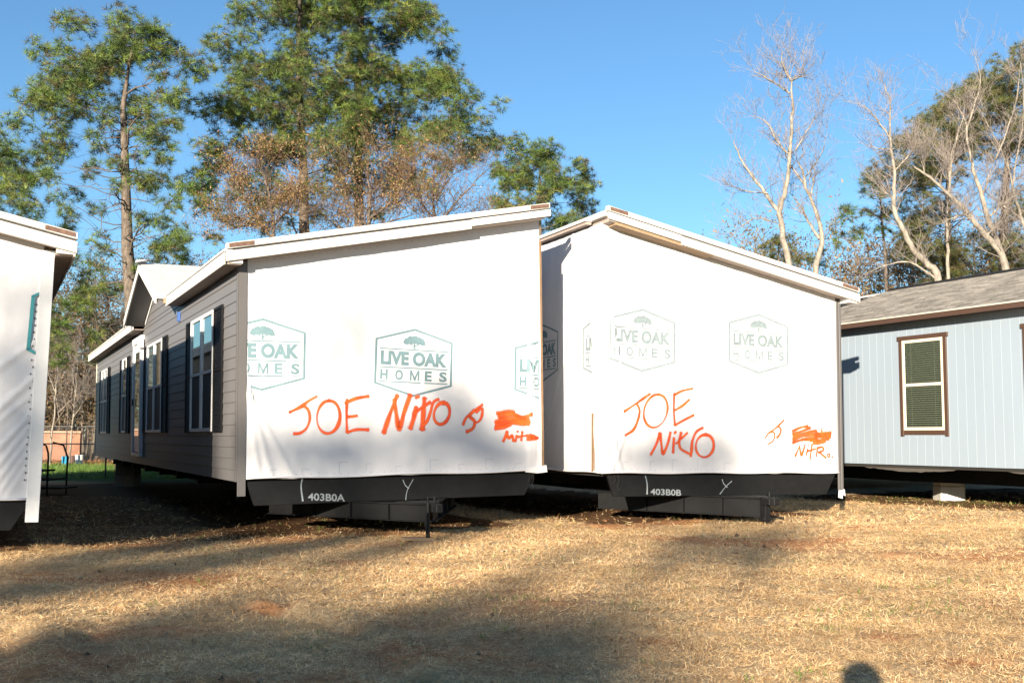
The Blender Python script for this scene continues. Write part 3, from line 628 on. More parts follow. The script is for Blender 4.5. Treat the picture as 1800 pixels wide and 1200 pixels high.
# strip of bare wood under the rake
q0, q1 = .10, 1.95
MB().prism([(q0,ztB(q0)-.05),(q1,ztB(q1)-.05),(q1,ztB(q1)-.003),(q0,ztB(q0)-.003)], -.27, -.03).build('rake_blocking', M_osb, tB)
m = MB(); m.box(W-.07,W-.025,-.03,-.0,-.30,H0-.02); m.box(W-.020,W+.025,-.045,-.0,-.28,H0+.0); m.build('corner_trim', M_trim, tB, bevel=.003)
m = MB(); m.add([(W-.10,-.06,-.30),(W+.03,-.06,-.28),(W+.02,-.09,-.40),(W-.02,-.07,-.37),(W-.05,-.10,-.44),(W-.13,-.08,-.42)], [(0,1,2,3,4,5)]); m.build('torn_wrap_corner', M_wrap, tB)
MB().box(W+.0,W+.012,.02,L_B,-.03,H0).build('side_siding', M_siding, tB)
place_logo(wrapB, M_print_pale, .740, 2.14, 'y', sB, [(.13, True)], -.02)
place_logo(wrapB, M_print_pale, 3.03, 2.19, 'y', sB, None, -.01)
place_logo(wrapBS, M_print_pale, -.02, 2.02, 'x', sS, [(.22, True)], 0)
place_logo(wrapBS, M_print, 2.155, 2.05, 'x', sS, None, 0)
o7 = (1040, 520, 3.913)
LB = [[(220,795),(310,735),(400,672)], [(308,738),(328,790),(312,865),(280,925),(222,958)], ell(437,790,78,116,14), [(564,670),(560,780),(568,890)], [(565,680),(620,652),(690,637)], [(568,785),(620,755),(668,712)], [(568,888),(632,852),(700,818)],
      [.045,(402,1090),(440,1020),(466,942)], [.045,(466,942),(476,1020),(488,1085),(520,1010),(538,935)], [.045,(562,975),(556,1078)], [.05,(568,935),(573,940)], [.04,(612,938),(598,1000),(606,1045),(640,1070),(680,1080),(688,1000),(716,935),(762,905)], [.035,(575,1015),(655,940)], [.04,(682,1040),(678,1102)], [.04]+ell(775,1030,62,78,8),
      [.03,(1190,975),(1212,942),(1244,935),(1254,965),(1238,1000),(1205,1018)], [.03,(1215,940),(1270,900),(1320,853)], [.03,(1282,900),(1297,915),(1290,950),(1268,975)],
      [.045,(1378,930),(1430,905),(1482,895)], [.045,(1378,950),(1440,930),(1500,905)], [.04,(1382,968),(1450,945),(1540,925)], [.05,(1380,985),(1450,962),(1530,950),(1642,938)], [.05,(1378,1008),(1440,990),(1510,985),(1560,960),(1640,955)], [.045,(1440,985),(1540,970),(1636,972)], [.05,(1500,995),(1560,990),(1625,985)], [.05,(1520,1010),(1560,1008),(1600,998)], [.035,(1575,912),(1585,1010)], [.035,(1540,925),(1548,1015)],
      [.03,(1396,1102),(1412,1065),(1426,1032)], [.03,(1426,1032),(1438,1095),(1452,1060),(1464,1022)], [.03,(1482,1052),(1472,1092)], [.03,(1490,1028)], [.03,(1512,1018),(1498,1122)], [.03,(1478,1068),(1535,1050)], [.03,(1548,1042),(1540,1102)], [.03,(1548,1045),(1580,1038),(1586,1062),(1552,1074)], [.03,(1560,1074),(1605,1112)], [.025]+ell(1625,1095,10,10,0,0,330,8), [.03,(1650,1106)]]
for i0, i1, nm in ((0,7,'painted_name'), (7,13,'painted_name'), (13,14,'painted_initials'), (14,15,'painted_initials'), (15,16,'painted_initials'), (16,26,'painted_scribble'), (26,len(LB),'painted_word')): strokes(nm, wrapB, MW_B, [cv(a, *o7) for a in LB[i0:i1]], M_spray, sB, .046)
cmB = [o for o in tB.children if o.name.startswith('front_crossmember')][0]
stencil(cmB, MW_B, '403B0B', (1143,869), (1197,871), .10, 0)
for ck in [[[.03,(1134,836),(1137,850),(1137,868)]],[ [.014,(1269,842),(1272,850),(1278,856)], [.014,(1286,845),(1275,855),(1265,868)]]]: strokes('chalk_mark', cmB, MW_B, ck, M_chalkspray, zero, .02, base=.004, off=.02)
tongue(tB, 2.36, tip=-1.0, zb=-.655, zt_=-.36)
m = MB(); m.box(2.30,2.40,-1.12,-.98,-.72,-.37); m.tube([(2.43,-1.30,-.36),(2.50,-1.32,-.38),(2.50,-1.32,-.46),(2.45,-1.30,-.48)], .008, 5); m.build('coupler_post', M_black, tB, bevel=.006)
# ---- home C, left edge of the picture
tC, ztC, _ = half_home('mobile_home_half', MW_C, 0, -W, 21.6)
tag(tC, 'white wrapped half home cut off by the left edge, one teal bracket of print', 'mobile home', 'half sections of a mobile home')
flC = [(-.17,1.9,math.radians(222),.03,.014,0,.9),(-.17,1.45,math.radians(228),.03,.016,0,.9),(-.17,1.25,math.radians(225),.02,.012,0,.7),(-.17,1.0,math.radians(232),.02,.016,0,.6),(-.17,.85,math.radians(236),.018,.014,0,.6),(-.17,.7,math.radians(238),.018,.014,0,.5),(-.17,.55,math.radians(240),.015,.012,0,.45),(-.17,.4,math.radians(242),.015,.010,0,.3),(-.2,2.95,math.radians(215),.04,.008,0,.9)]
flC = [a_[:4]+(a_[4]*.6,)+a_[5:] if len(a_) == 7 else a_ for a_ in flC]; sC = folds_fn(flC, 12.2, .008)
wrapC = wrap_grid('house_wrap', tC, -W, -.125, lambda s: ztC(s)-.005, 0, 'y', sC)
m = MB(); m.box(-.15,-.0,-.045,.01,-.27,H0-.02); m.build('corner_trim', M_vinyl, tC, bevel=.004)
# print: only the left bracket of a logo shows before the corner board
MB().add([(-.255,-.05,1.80),(-.215,-.05,1.80),(-.195,-.05,2.46),(-.235,-.05,2.46)], [(0,1,2,3)]).add([(-.235,-.05,2.465),(-.235,-.05,2.43),(-.152,-.05,2.48),(-.152,-.05,2.515)], [(0,1,2,3)]).add([(-.255,-.05,1.796),(-.235,-.05,1.83),(-.152,-.05,1.785),(-.152,-.05,1.745)], [(0,1,2,3)]).build('printed_logo', mat('deep_teal_print', (.03,.22,.25), .6), wrapC)
st = MB()
for k in range(26):
    z_ = 2.35-k*.085; st.box(-.185+.01*math.sin(k*3), -.172+.01*math.sin(k*3), -.034, -.026, z_, z_+.02)
st.build('staples', M_dark, wrapC)['kind'] = 'stuff'
MB().box(-.012,.0,.02,21.5,-.03,H0).build('side_siding', M_siding, tC)
MB().box(.20,.22,-.27,21.7,ztC(0)-.125,ztC(0)+.045).build('fascia', M_white, tC)
MB().box(.0,.199,-.22,21.5,ztC(0)-.115,ztC(0)-.10).build('soffit', M_soffit, tC)
pts = [(s, -.03, .01+.01*math.sin(s*3)) for s in np.linspace(-W, -.15, 40)]; MB().tube(pts, .016, 6).build('hem', M_wrap, tC, smooth=True)

def hardware(t, zt, lo, hi, wrap, surf, low):
    st_ = MB()
    for k in range(int((hi-lo-.3)/.11)):
        s = lo+.15+k*.11; q = max(-.008, surf(s, zt(s)-.09)); st_.box(s, s+.014, -.012-q-.003, -.012-q+.001, zt(s)-.075+.012*math.sin(k*7), zt(s)-.071+.012*math.sin(k*7))
        q = max(-.008, surf(s, .06)); st_.box(s, s+.014, -.012-q-.003, -.012-q+.001, .052+.01*math.sin(k*5), .056+.01*math.sin(k*5))
    st_.build('staples', M_dark, wrap)['kind'] = 'stuff'
    gh = MB(); gm = mat('print_showing_through', (.43,.46,.52), .6, var=.12, vscale=12)
    R_ = random.Random(int(lo*10)+3)
    for k in range(9):
        s = lo+.35+k*.47+R_.uniform(-.05,.05); h = R_.uniform(.12,.24); wv = .012; y_ = lambda s_, z_: -.012-max(-.008, surf(s_, z_))-.002
        if s > hi-.4: break
        gh.add([(s,y_(s,.05),.05),(s+wv,y_(s,.05),.05),(s+wv,y_(s,h),h),(s,y_(s,h),h)], [(0,1,2,3)])
        s2 = s+R_.uniform(.08,.16); gh.add([(s+wv,y_(s,h),h-.012),(s2,y_(s2,h),h-.012),(s2,y_(s2,h),h),(s+wv,y_(s,h),h)], [(0,1,2,3)])
    gh.build('print_showing_through', gm, wrap)['kind'] = 'stuff'
    x = hi-.12 if low else lo+.25
    MB().tube([(x,.0,-.02),(x+.01,-.03,-.12),(x-.02,-.02,-.2),(x+.01,-.03,-.27)], .005, 4).build('hanging_strap', M_dark, t)
    MB().tube([(x-.07,.0,-.02),(x-.06,-.03,-.10),(x-.09,-.02,-.16)], .004, 4).build('hanging_strap', M_dark, t)
hardware(tA, ztA, .12, W-.05, wrapA, sA, True); hardware(tB, ztB, .05, W-.1, wrapB, sB, False)

# ---- finished home on the right, grooved grey panels
tG = empty('mobile_home', mw=MW_G); tag(tG, 'finished pale grey-blue mobile home with brown trim and shingle roof at the right edge', 'mobile home')
G0, G1 = -16.0, 2.0                                 # along its length (local y)
MB().box(.0155, 7.6, G0, G1, 0, 2.83).build('wall_core', M_groove, tG)
y = G1; WINS = [(-2.86,-1.66), (-5.76,-4.56), (-10.5,-9.2)]
while y > G0+.1:
    a, b_ = max(y-.203+.0035, G0), y-.0035; segs = [(0, 2.84)]
    MB().box(.012, .0150, a, b_, 0, 2.84).build('wall_plank', M_panel, tG); y -= .203
for (a, b_) in WINS:
    z0, z1, tr = .57, 2.56, .085
    f = MB(); f.box(-.02,.012,a-.04,b_+.04,z1-tr,z1); f.box(-.016,.012,a,a+tr,z0,z1-tr); f.box(-.016,.012,b_-tr,b_,z0,z1-tr); f.box(-.012,.012,a+tr,b_-tr,z0+.03,z0+.03+tr)
    w_ = f.build('window', M_brown, tG, bevel=.003)
    c0, c1, d0, d1 = a+tr, b_-tr, z0+.03+tr, z1-tr; zm = (d0+d1)/2
    g = MB(); q = .06; g.box(-.012,.010,c0,c0+q,d0,d1); g.box(-.012,.010,c1-q,c1,d0,d1); g.box(-.012,.010,c0+q,c1-q,d1-q,d1); g.box(-.012,.010,c0+q,c1-q,d0,d0+q); g.box(-.010,.010,c0+q,c1-q,zm-.03,zm+.03); g.build('frame', M_cream, w_, bevel=.003)
    for (e0, e1) in ((zm+.03, d1-q), (d0+q, zm-.03)): MB().box(.000,.003,c0+q,c1-q,e0,e1).build('pane', M_glass, w_)
    MB().box(.0108,.0116,c0+q-.001,c1-q+.001,d0+q-.001,d1-q+.001).build('dark_interior', mat('green_dark_interior', (.008,.012,.009), .9), w_)
    s = MB(); k = d0+q+.01
    while k < d1-q-.02:
        s.add([(.0100,c0+q+.02,k),(.0100,c1-q-.02,k),(.0045,c1-q-.02,k+.018),(.0045,c0+q+.02,k+.018)], [(0,1,2,3)]); k += .042
    for yy in (c0+q+.16, c1-q-.16): s.box(.004,.0045,yy,yy+.006,d0+q,d1-q)
    s.build('blind', mat('blind_slats', (.22,.24,.18), .6), w_)['kind'] = 'stuff'
# roof: eave, fascia, shingle courses up to the ridge
RS = .33; ridge_s = 3.8; ez = 2.86
rf = MB().prism([(-.33,ez),(ridge_s,ez+RS*(ridge_s+.33)),(2*ridge_s+.33,ez),(ridge_s,ez+.02)], G0-.3, G1+.3).build('roof', mat('roof_deck', (.14,.13,.12), .9), tG)
MB().box(-.36,-.332,G0-.3,G1+.3,ez-.05,ez+.04).build('fascia', M_brown, tG, bevel=.003)
MB().box(-.375,-.25,G0-.3,G1+.3,ez+.045,ez+.068).build('drip_edge', M_cream, tG)
MB().box(-.331,.02,G0-.3,G1+.3,ez-.02,ez-.001).build('soffit', M_brown, tG)
Vs = []; Cs = []; RR = np.random.default_rng(5); nl = math.hypot(1, RS)
k = 0; s = -.34
while s < ridge_s-.02:
    s2 = min(s+.135, ridge_s); y = G0-.3+(k % 3)*.11
    while y < G1+.3:
        y2 = min(y+.33*(.9+.2*RR.random()), G1+.3); h0 = .030+RR.random()*.004; h1 = .012
        za = ez+RS*(s+.33); zb = ez+RS*(s2+.33)
        Vs += [(s,y,za+h0),(s,y2-.004,za+h0),(s2,y2-.004,zb+h1),(s2,y,zb+h1), (s,y,za),(s,y2-.004,za),(s,y2-.004,za+h0),(s,y,za+h0)]
        c = .72+.5*RR.random(); Cs += [(c,c*.99,c*.97)]*8; y = y2
    s = s2; k += 1
link('shingles', fast_mesh('shingles', np.array(Vs), 4, np.array(Cs)), M_shingle, rf)['kind'] = 'stuff'
MB().prism([(ridge_s-.12,ez+RS*(ridge_s+.21)+.03),(ridge_s,ez+RS*(ridge_s+.33)+.06),(ridge_s+.12,ez+RS*(ridge_s+.21)+.03)], G0-.3, G1+.3).build('ridge_cap', M_shingle, rf)
m = MB()
for s in (1.0, 3.6): m.box(s-.07,s+.07,G0+.3,G1-.2,-.36,-.02)
m.build('frame_beam', M_black, tG)
MB().box(.05,7.5,G0+.05,G1-.05,-.06,-.001).build('belly_board', M_dark, tG)
Vs = []; yy = np.linspace(G0, G1, 160); sag = [-.03-.10*abs(math.sin(v*.9))**2-.03*random.random() for v in yy]
MB().add([(.05,v,-.001) for v in yy]+[(.07,v,z_) for v, z_ in zip(yy, sag)], [(i,i+1,161+i,160+i) for i in range(159)]).build('sagging_belly_wrap', mat('belly_wrap', (.06,.055,.05), .8), tG)
# concrete pier under it
p = gpt(1676, 880); pr = MB()
pr.box(-.26,.26,-.22,.22,-.02,.30); pr.box(-.25,.25,-.21,.21,.304,.60)
o = pr.build('concrete_pier', M_concrete, bevel=.012); o.location = (p.x, p.y+.22, float(full_z(p.x, p.y))); o.rotation_euler = (0,0,.0)
tag(o, 'pale concrete block pier under the grey-blue home', 'pier')
# blocks under the far end of the left home
p = at(225, 845, 31.0); o = MB().box(-.28,.28,-.3,.3,0,.34).box(-.27,.27,-.29,.29,.344,.68).build('concrete_pier', mat('dark_block', (.16,.16,.16), .9, var=.2), bevel=.01)
o.location = (p.x, p.y, float(full_z(p.x, p.y))-.02); tag(o, 'dark grey block pier under the far end of the siding-clad half home', 'pier')

# ---- second home behind the grey-blue one, only its roof shows
mwH = MW_G @ Matrix.Translation((1.3, 3.4, 0)); tH = empty('mobile_home', mw=mwH)
tag(tH, 'shingle-roofed home behind the grey-blue one showing only a strip of roof', 'mobile home')
MB().box(0, 8, 0, 14, 0, 2.88).build('wall', M_panel, tH)
MB().prism([(-.4,2.92),(4,4.42),(8.4,2.92)], -.3, 14.3).build('roof', M_shingle, tH)
MB().prism([(3.85,4.40),(4,4.48),(4.15,4.40)], -.3, 14.3).build('ridge_cap', M_white, tH)
MB().prism([(-.44,2.82),(-.41,2.82),(-.41,2.97),(-.44,2.97)], -.3, 14.3).build('fascia', M_brown, tH)

# ------------------------------------------------------------------ trees
def rot_basis(D):
    D = D/np.linalg.norm(D, axis=1)[:, None]; a = np.where(np.abs(D[:, 2:3]) < .9, np.array([[0,0,1.]]), np.array([[1.,0,0]]))
    U = np.cross(D, a); U /= np.linalg.norm(U, axis=1)[:, None]; return D, U, np.cross(D, U)
def tufts(P, D, n, ln, wd, cols, spread=1.0):
    """needle tufts: n thin triangles fanned round each direction"""
    D, U, Wv = rot_basis(D); N = len(P); P = np.repeat(P, n, 0); D = np.repeat(D, n, 0); U = np.repeat(U, n, 0); Wv = np.repeat(Wv, n, 0)
    ph = rng.random(N*n)*2*np.pi; th = np.arccos(1-rng.random(N*n)*spread); L = ln*(.65+.6*rng.random(N*n))
    d = D*np.cos(th)[:, None]+(U*np.cos(ph)[:, None]+Wv*np.sin(ph)[:, None])*np.sin(th)[:, None]
    sv = np.cross(d, rng.normal(size=(N*n, 3))); sv /= np.linalg.norm(sv, axis=1)[:, None]
    base = P+d*(L*.12)[:, None]; w_ = wd*(.7+.6*rng.random(N*n))
    V = np.stack([base-sv*w_[:, None]*.5, base+sv*w_[:, None]*.5, P+d*L[:, None]], 1).reshape(-1, 3)
    c = np.repeat(cols, n, 0)*(.75+.5*rng.random((N*n, 1))); return V, np.repeat(c, 3, 0)
def leaves(P, size, cols):
    N = len(P); a = rng.normal(size=(N, 3)); a /= np.linalg.norm(a, axis=1)[:, None]; b_ = np.cross(a, rng.normal(size=(N, 3))); b_ /= np.linalg.norm(b_, axis=1)[:, None]
    s = size*(.6+.8*rng.random((N, 1))); V = np.stack([P-a*s*.5, P+b_*s*.32, P+a*s*.5], 1).reshape(-1, 3); return V, np.repeat(cols, 3, 0)
def curve_pts(p0, p1, sag, n=6, wob=.0):
    p0 = Vector(p0); p1 = Vector(p1); d = p1-p0; L = d.length; out = []; ph = random.random()*6
    for i in range(n+1):
        t = i/n; q = p0.lerp(p1, t)+Vector((0,0,sag*math.sin(math.pi*t)*L)); k = wob*L*math.sin(math.pi*t)
        out.append(q+Vector((k*math.sin(ph+t*7), k*math.cos(ph*2+t*5), k*math.sin(ph*3+t*6))))
    return out
NEEDLE = np.array([(.095,.160,.034),(.130,.185,.036),(.070,.115,.028),(.160,.190,.042),(.055,.085,.026),(.035,.055,.022),(.11,.09,.04)])
def in_poly(x, y, poly_):
    c = False; j = len(poly_)-1
    for i in range(len(poly_)):
        if (poly_[i][1] > y) != (poly_[j][1] > y) and x < (poly_[j][0]-poly_[i][0])*(y-poly_[i][1])/(poly_[j][1]-poly_[i][1])+poly_[i][0]: c = not c
        j = i
    return c
def fill_poly(poly_, step, seed=0):
    R = random.Random(seed); out = []; xs_ = [p[0] for p in poly_]; ys_ = [p[1] for p in poly_]
    y = min(ys_)
    while y < max(ys_):
        x = min(xs_)+R.random()*step
        while x < max(xs_):
            a, b_ = x+R.uniform(-.35,.35)*step, y+R.uniform(-.35,.35)*step
            if in_poly(a, b_, poly_): out.append((a, b_, step*R.uniform(.55,.85)))
            x += step
        y += step*.85
    return out
def finish_tree(name, base, trunk_mb, V, C, label, cat, group, bark=M_bark, crown='crown', cmat=M_leaf, extra=None):
    t = empty(name, base); bx, by, bz = base
    m = MB(); m.v = [(x-bx, y-by, z-bz) for x, y, z in trunk_mb.v]; m.f = trunk_mb.f; me = bpy.data.meshes.new('trunk'); me.from_pydata(m.v, [], m.f); me.shade_smooth(); link('trunk', me, bark, t)
    if V is not None: link(crown, fast_mesh(crown, V-np.array([[bx, by, bz]]), 3, C), cmat, t)
    if extra is not None:
        me = bpy.data.meshes.new('twigs'); me.from_pydata([(x-bx, y-by, z-bz) for x, y, z in extra.v], [], extra.f); link('twigs', me, M_twig if bark is not M_bark else M_darktwig, t)
    tag(t, label, cat, group); return t
DENS = 2.1
def clump_tufts(c, r, dens, palette, lit=1.0, ln=.30, wd=.030, nn=16, flat=.75):
    n = max(3, int(dens*DENS*r*r)); u = rng.normal(size=(n, 3)); u /= np.linalg.norm(u, axis=1)[:, None]; rad = rng.random(n)**.45
    P = np.array(c)+u*rad[:, None]*np.array([r, r, r*flat])
    D = u*.7+np.array([[0,0,.9]])+rng.normal(size=(n, 3))*.35
    return P, D, palette[rng.integers(0, len(palette), n)]*(.8+.45*rng.random((n, 1)))*lit
def pine(label, y, trunk_px, clumps, r0=.3, dens=34, palette=NEEDLE, depth=3.0, group='pine trees behind the homes', limb_wob=.05, nn=30, ln=.31, wd=.0175, name='pine_tree', stubs=0, seed=1, layers=1):
    random.seed(seed); T = [at(u, v, y) for u, v in trunk_px]; base = T[0].copy(); gz_ = float(ground_z(base.x, y)); foot = Vector((base.x, base.y, gz_-.1))
    path = [foot]+T; H = path[-1].z-foot.z; mb = MB()
    rad = [max(.035, r0*(1-(p.z-foot.z)/H)**.75) for p in path]; mb.tube(path, rad, 10)
    def on_trunk(z_):
        for i in range(len(path)-1):
            if path[i].z <= z_ <= path[i+1].z: return path[i].lerp(path[i+1], (z_-path[i].z)/(path[i+1].z-path[i].z))
        return path[-1] if z_ > path[-1].z else path[1]
    P = []; D = []; C = []
    nodes = []; cl_ = sorted(clumps, key=lambda q: abs(q[0]-min(trunk_px, key=lambda t_: abs(t_[1]-q[1]))[0]))
    cl_ = list(cl_)+[(q[0]+random.uniform(-9,9), q[1]+random.uniform(-9,9), q[2]*.9) for q in cl_ for _ in range(layers-1)]
    for cl in cl_:
        u, v, r = cl[:3]; rm = r*y/F_PX; dy = cl[3] if len(cl) > 3 else random.uniform(-1, 1)*depth
        c = at(u, v, y)+Vector((0, dy, 0)); hd = math.hypot(c.x-base.x, c.y-base.y)
        s = on_trunk(max(c.z-hd*random.uniform(.15, .45), path[1].z)); L = (c-s).length; lr = .014+.010*L
        for q_, r_ in nodes:
            dq = (q_-c).length
            if dq < .75*L and q_.z < c.z+.5 and dq > .3: L = dq; s = q_; lr = min(r_*.8, .012+.009*L)
        pts = curve_pts(s, c, -.02+.07*random.random(), 6, limb_wob); mb.tube(pts, [lr*(1-.6*i/6) for i in range(7)], 5); nodes += [(pts[i], lr*(1-.6*i/6)) for i in (2,3,4,5)]
        for k in range(int(5+4*rm)):
            q = pts[random.randint(3, 6)]; e = Vector(c)+Vector((random.gauss(0,.6)*rm, random.gauss(0,.6)*rm, random.gauss(.15,.45)*rm))
            mb.tube(curve_pts(q, e, .05, 3, .06), [lr*.35, lr*.28, lr*.2, .006], 3)
        p_, d_, c_ = clump_tufts(c, rm*1.22, dens, palette, ln=ln); P.append(p_); D.append(d_); C.append(c_)
    for k in range(stubs):
        z_ = random.uniform(path[1].z, path[-1].z*.8); s = on_trunk(z_); a_ = random.random()*6.28; L = random.uniform(.6, 2.6)
        e = s+Vector((math.cos(a_)*L, math.sin(a_)*L, random.uniform(-.3, .5)*L)); pts = curve_pts(s, e, random.uniform(-.1,.1), 4, .08); mb.tube(pts, [.03,.024,.018,.012,.006], 4)
        for j in range(4):
            q = pts[random.randint(2, 4)]; mb.tube([q, q+Vector((random.gauss(0,.4), random.gauss(0,.4), random.gauss(-.05,.35)))], [.01,.004], 3)
    P = np.concatenate(P); D = np.concatenate(D); C = np.concatenate(C); V, CC = tufts(P, D, nn, ln, wd, C, 1.25)
    return finish_tree(name, tuple(foot), mb, V, CC, label, 'tree', group)

c1 = [(170,75,34),(150,60,28),(200,50,30),(235,42,28),(268,42,26),(292,75,24),(120,62,24),(90,90,26),(100,120,26),(180,105,42),(140,85,38),(225,65,36),(265,55,34),(245,90,36),(110,115,38),(75,110,30),(150,140,42),(200,140,36),(95,155,36),(60,150,22),(55,125,20),(170,60,26),(130,45,22),(95,60,24),(210,30,22),(255,30,22),(282,50,20),(160,180,36),(110,190,32),(75,185,24),(205,175,22),
      (325,105,22),(338,90,14),(300,130,24),(345,115,16),(275,130,18),(310,160,22),(340,165,14),(290,165,20),(250,175,16),(330,200,16),(260,200,18),(300,195,14),
      (50,215,26),(80,235,26),(40,240,22),(110,235,24),(140,225,18),(75,265,22),(110,250,20),(15,255,30),(40,275,26),(5,285,26),(70,300,22),(30,305,24),(-20,270,30),(95,300,14),(135,285,12),
      (180,235,16),(190,215,16),(185,255,14),(290,245,26),(325,235,22),(360,240,20),(310,270,26),(345,265,22),(375,262,18),(270,260,18),(300,300,26),(335,305,24),(365,300,18),(325,330,22),(285,320,22),(265,290,18),(255,315,18),(350,335,16),(245,340,14),
      (130,325,16),(95,335,16),(15,335,24),(50,345,22),(80,345,16),(5,365,24),(45,375,20),(90,365,16),(120,355,12),(160,395,12),(70,395,16),
      (290,395,22),(320,400,20),(305,425,20),(340,415,16),(275,415,16),(265,440,14),(180,420,12),(125,440,16),(150,455,14),(290,455,16),(320,445,14)]
c1low = [(100,490,20),(140,520,20),(110,560,20),(160,540,18),(190,500,16),(110,400,22),(150,430,20),(95,440,22),(60,410,24),(140,350,18),(110,330,18),(255,420,20),(300,440,22),(345,440,20),(375,420,18),(265,380,18),(330,380,22),(370,360,20),(135,505,20),(95,555,22),(150,585,20),(115,640,20),(90,610,18),(200,450,14),(205,520,14),(170,470,18),(350,345,20),(380,330,18),(390,380,18),(390,440,18),(280,345,20),(120,480,18),(150,505,18),(105,520,16),(175,500,16),(130,545,20),(165,560,18),(100,560,18),(190,575,14),(120,590,20),(155,605,18),(185,545,14),(100,610,18),(140,630,14),(260,480,12),(300,470,14),(90,470,18),(70,440,20),(200,600,14)]
pine('tall pine at the left with a rounded crown and a long bare pale trunk', 44, [(226,640),(232,540),(224,440),(222,360),(219,260),(216,190),(226,120),(238,55)], [(a,b_+13,r) for a,b_,r in c1]+[(285,225,20),(250,235,18),(205,212,18),(180,215,18),(120,215,24),(240,275,16),(215,295,16),(160,290,18)]+[(a,b_,r*.95) for a,b_,r in c1low], r0=.40, dens=40, depth=2.6, stubs=90, seed=3)
polyP2 = [(388,110),(378,190),(400,260),(440,300),(520,300),(600,300),(640,280),(640,-120),(560,-140),(470,-60),(455,20),(440,60),(425,90)]
polyP2b = [(600,-120),(620,-150),(700,-60),(760,20),(790,60),(800,110),(830,150),(815,200),(880,215),(885,240),(860,280),(800,280),(740,300),(620,310),(600,250)]
pine('broad dense pine rising above the top edge, left of the pair', 50, [(535,430),(533,300),(528,200),(524,100),(530,-60),(540,-160)], fill_poly(polyP2, 38, 2)+[(430,345,22),(470,350,20),(510,340,20),(560,335,20),(450,385,18),(590,325,20),(500,390,16),(545,375,16)]+[(388,115,12),(392,95,8),(410,200,20),(395,230,18),(375,250,16),(370,270,20),(395,300,22),(440,330,24),(380,330,20),(480,320,20),(360,215,14)], r0=.36, dens=34, layers=2, depth=3.2, stubs=20, seed=5)
pine('broad dense pine reaching right over the left home, right of the pair', 52, [(632,430),(630,300),(628,180),(635,60),(640,-60),(650,-160)], fill_poly(polyP2b, 38, 8)+[(680,330,20),(720,325,20),(760,330,18),(620,345,18),(660,365,16)]+[(850,230,22),(875,225,16),(865,255,18),(835,265,20),(820,290,16),(780,300,16)], r0=.36, dens=32, layers=2, depth=3.2, stubs=20, seed=9)
polyP3 = [(885,265),(920,255),(955,245),(975,270),(985,300),(1010,285),(1030,305),(1045,300),(1052,340),(1045,365),(1020,395),(960,420),(880,400),(870,340),(880,300)]
pine('small pine standing behind the gap between the two homes', 52, [(955,500),(950,420),(948,340),(950,262)], fill_poly(polyP3, 26, 4), r0=.2, dens=34, layers=2, depth=2.0, seed=11)
# pine fringe out of frame at the left edge
pine('dark pine boughs entering from the left edge', 48, [(-70,600),(-70,400),(-75,250),(-80,150)], fill_poly([(-140,280),(-20,240),(20,260),(45,330),(20,430),(-60,460),(-160,400)], 36, 6), r0=.3, dens=30, seed=13)

# right-hand pines behind the bare trees
Z3 = lambda pts: [(1220+x/2.7276, 60+y/2.7276) for x, y in pts]
OLIVE = np.array([(.11,.125,.035),(.13,.135,.045),(.085,.10,.03),(.14,.12,.055),(.06,.075,.028),(.10,.085,.045)])
pr1 = Z3([(1160,300),(1160,400),(1080,410),(1030,450),(960,560),(890,620),(980,760),(1000,900),(1000,1050),(1100,1150),(1250,1150),(1280,1000),(1150,900),(1190,700),(1300,620),(1330,480),(1300,300)])
pr2 = Z3([(1640,40),(1560,65),(1480,110),(1400,200),(1280,240),(1190,300),(1240,420),(1350,480),(1480,560),(1640,620),(1700,400)])
pr2b = Z3([(1480,640),(1700,620),(1700,1130),(1460,1150),(1300,1100),(1260,1000),(1400,900),(1500,800)])
pine('olive green pine behind the leaning bare trees, the lower one', 52, [(1668,560),(1667,450),(1666,340),(1668,240),(1672,190)], fill_poly(pr1, 33, 3), r0=.33, dens=30, layers=2, palette=OLIVE, depth=2.4, stubs=50, seed=21)
pine('olive green pine at the right edge, the tallest on that side', 54, [(1765,560),(1762,450),(1770,300),(1775,180),(1782,90)], fill_poly(pr2, 27, 12)+[(1775,120,26),(1740,150,24),(1790,160,26),(1700,190,24),(1760,200,26),(1720,230,24),(1680,240,22),(1785,235,26)]+[(a,b_,r*.8) for a,b_,r in fill_poly(pr2b, 36, 13)], r0=.36, dens=30, layers=2, palette=OLIVE, depth=3.0, stubs=60, seed=22)
pine('narrow pine with drooping green tufts left of the olive pines', 50, [(1560,560),(1556,450),(1548,360),(1540,290)], [(x,y_,r*.7) for x,y_,r in fill_poly(Z3([(870,640),(820,680),(760,770),(690,860),(680,940),(740,1000),(860,1000),(980,950),(960,760)]), 20, 5)], r0=.16, dens=34, depth=1.6, seed=23)
pine('low pine behind the right roof slope', 46, [(1372,560),(1370,480),(1368,430)], [(1345,440,14),(1358,425,14),(1375,430,14),(1335,458,12),(1395,440,14),(1410,455,14),(1365,455,16),(1385,465,14),(1430,455,12),(1455,440,10),(1470,400,9),(1478,430,10),(1468,460,12)], r0=.1, dens=40, depth=1.2, seed=24, palette=OLIVE)

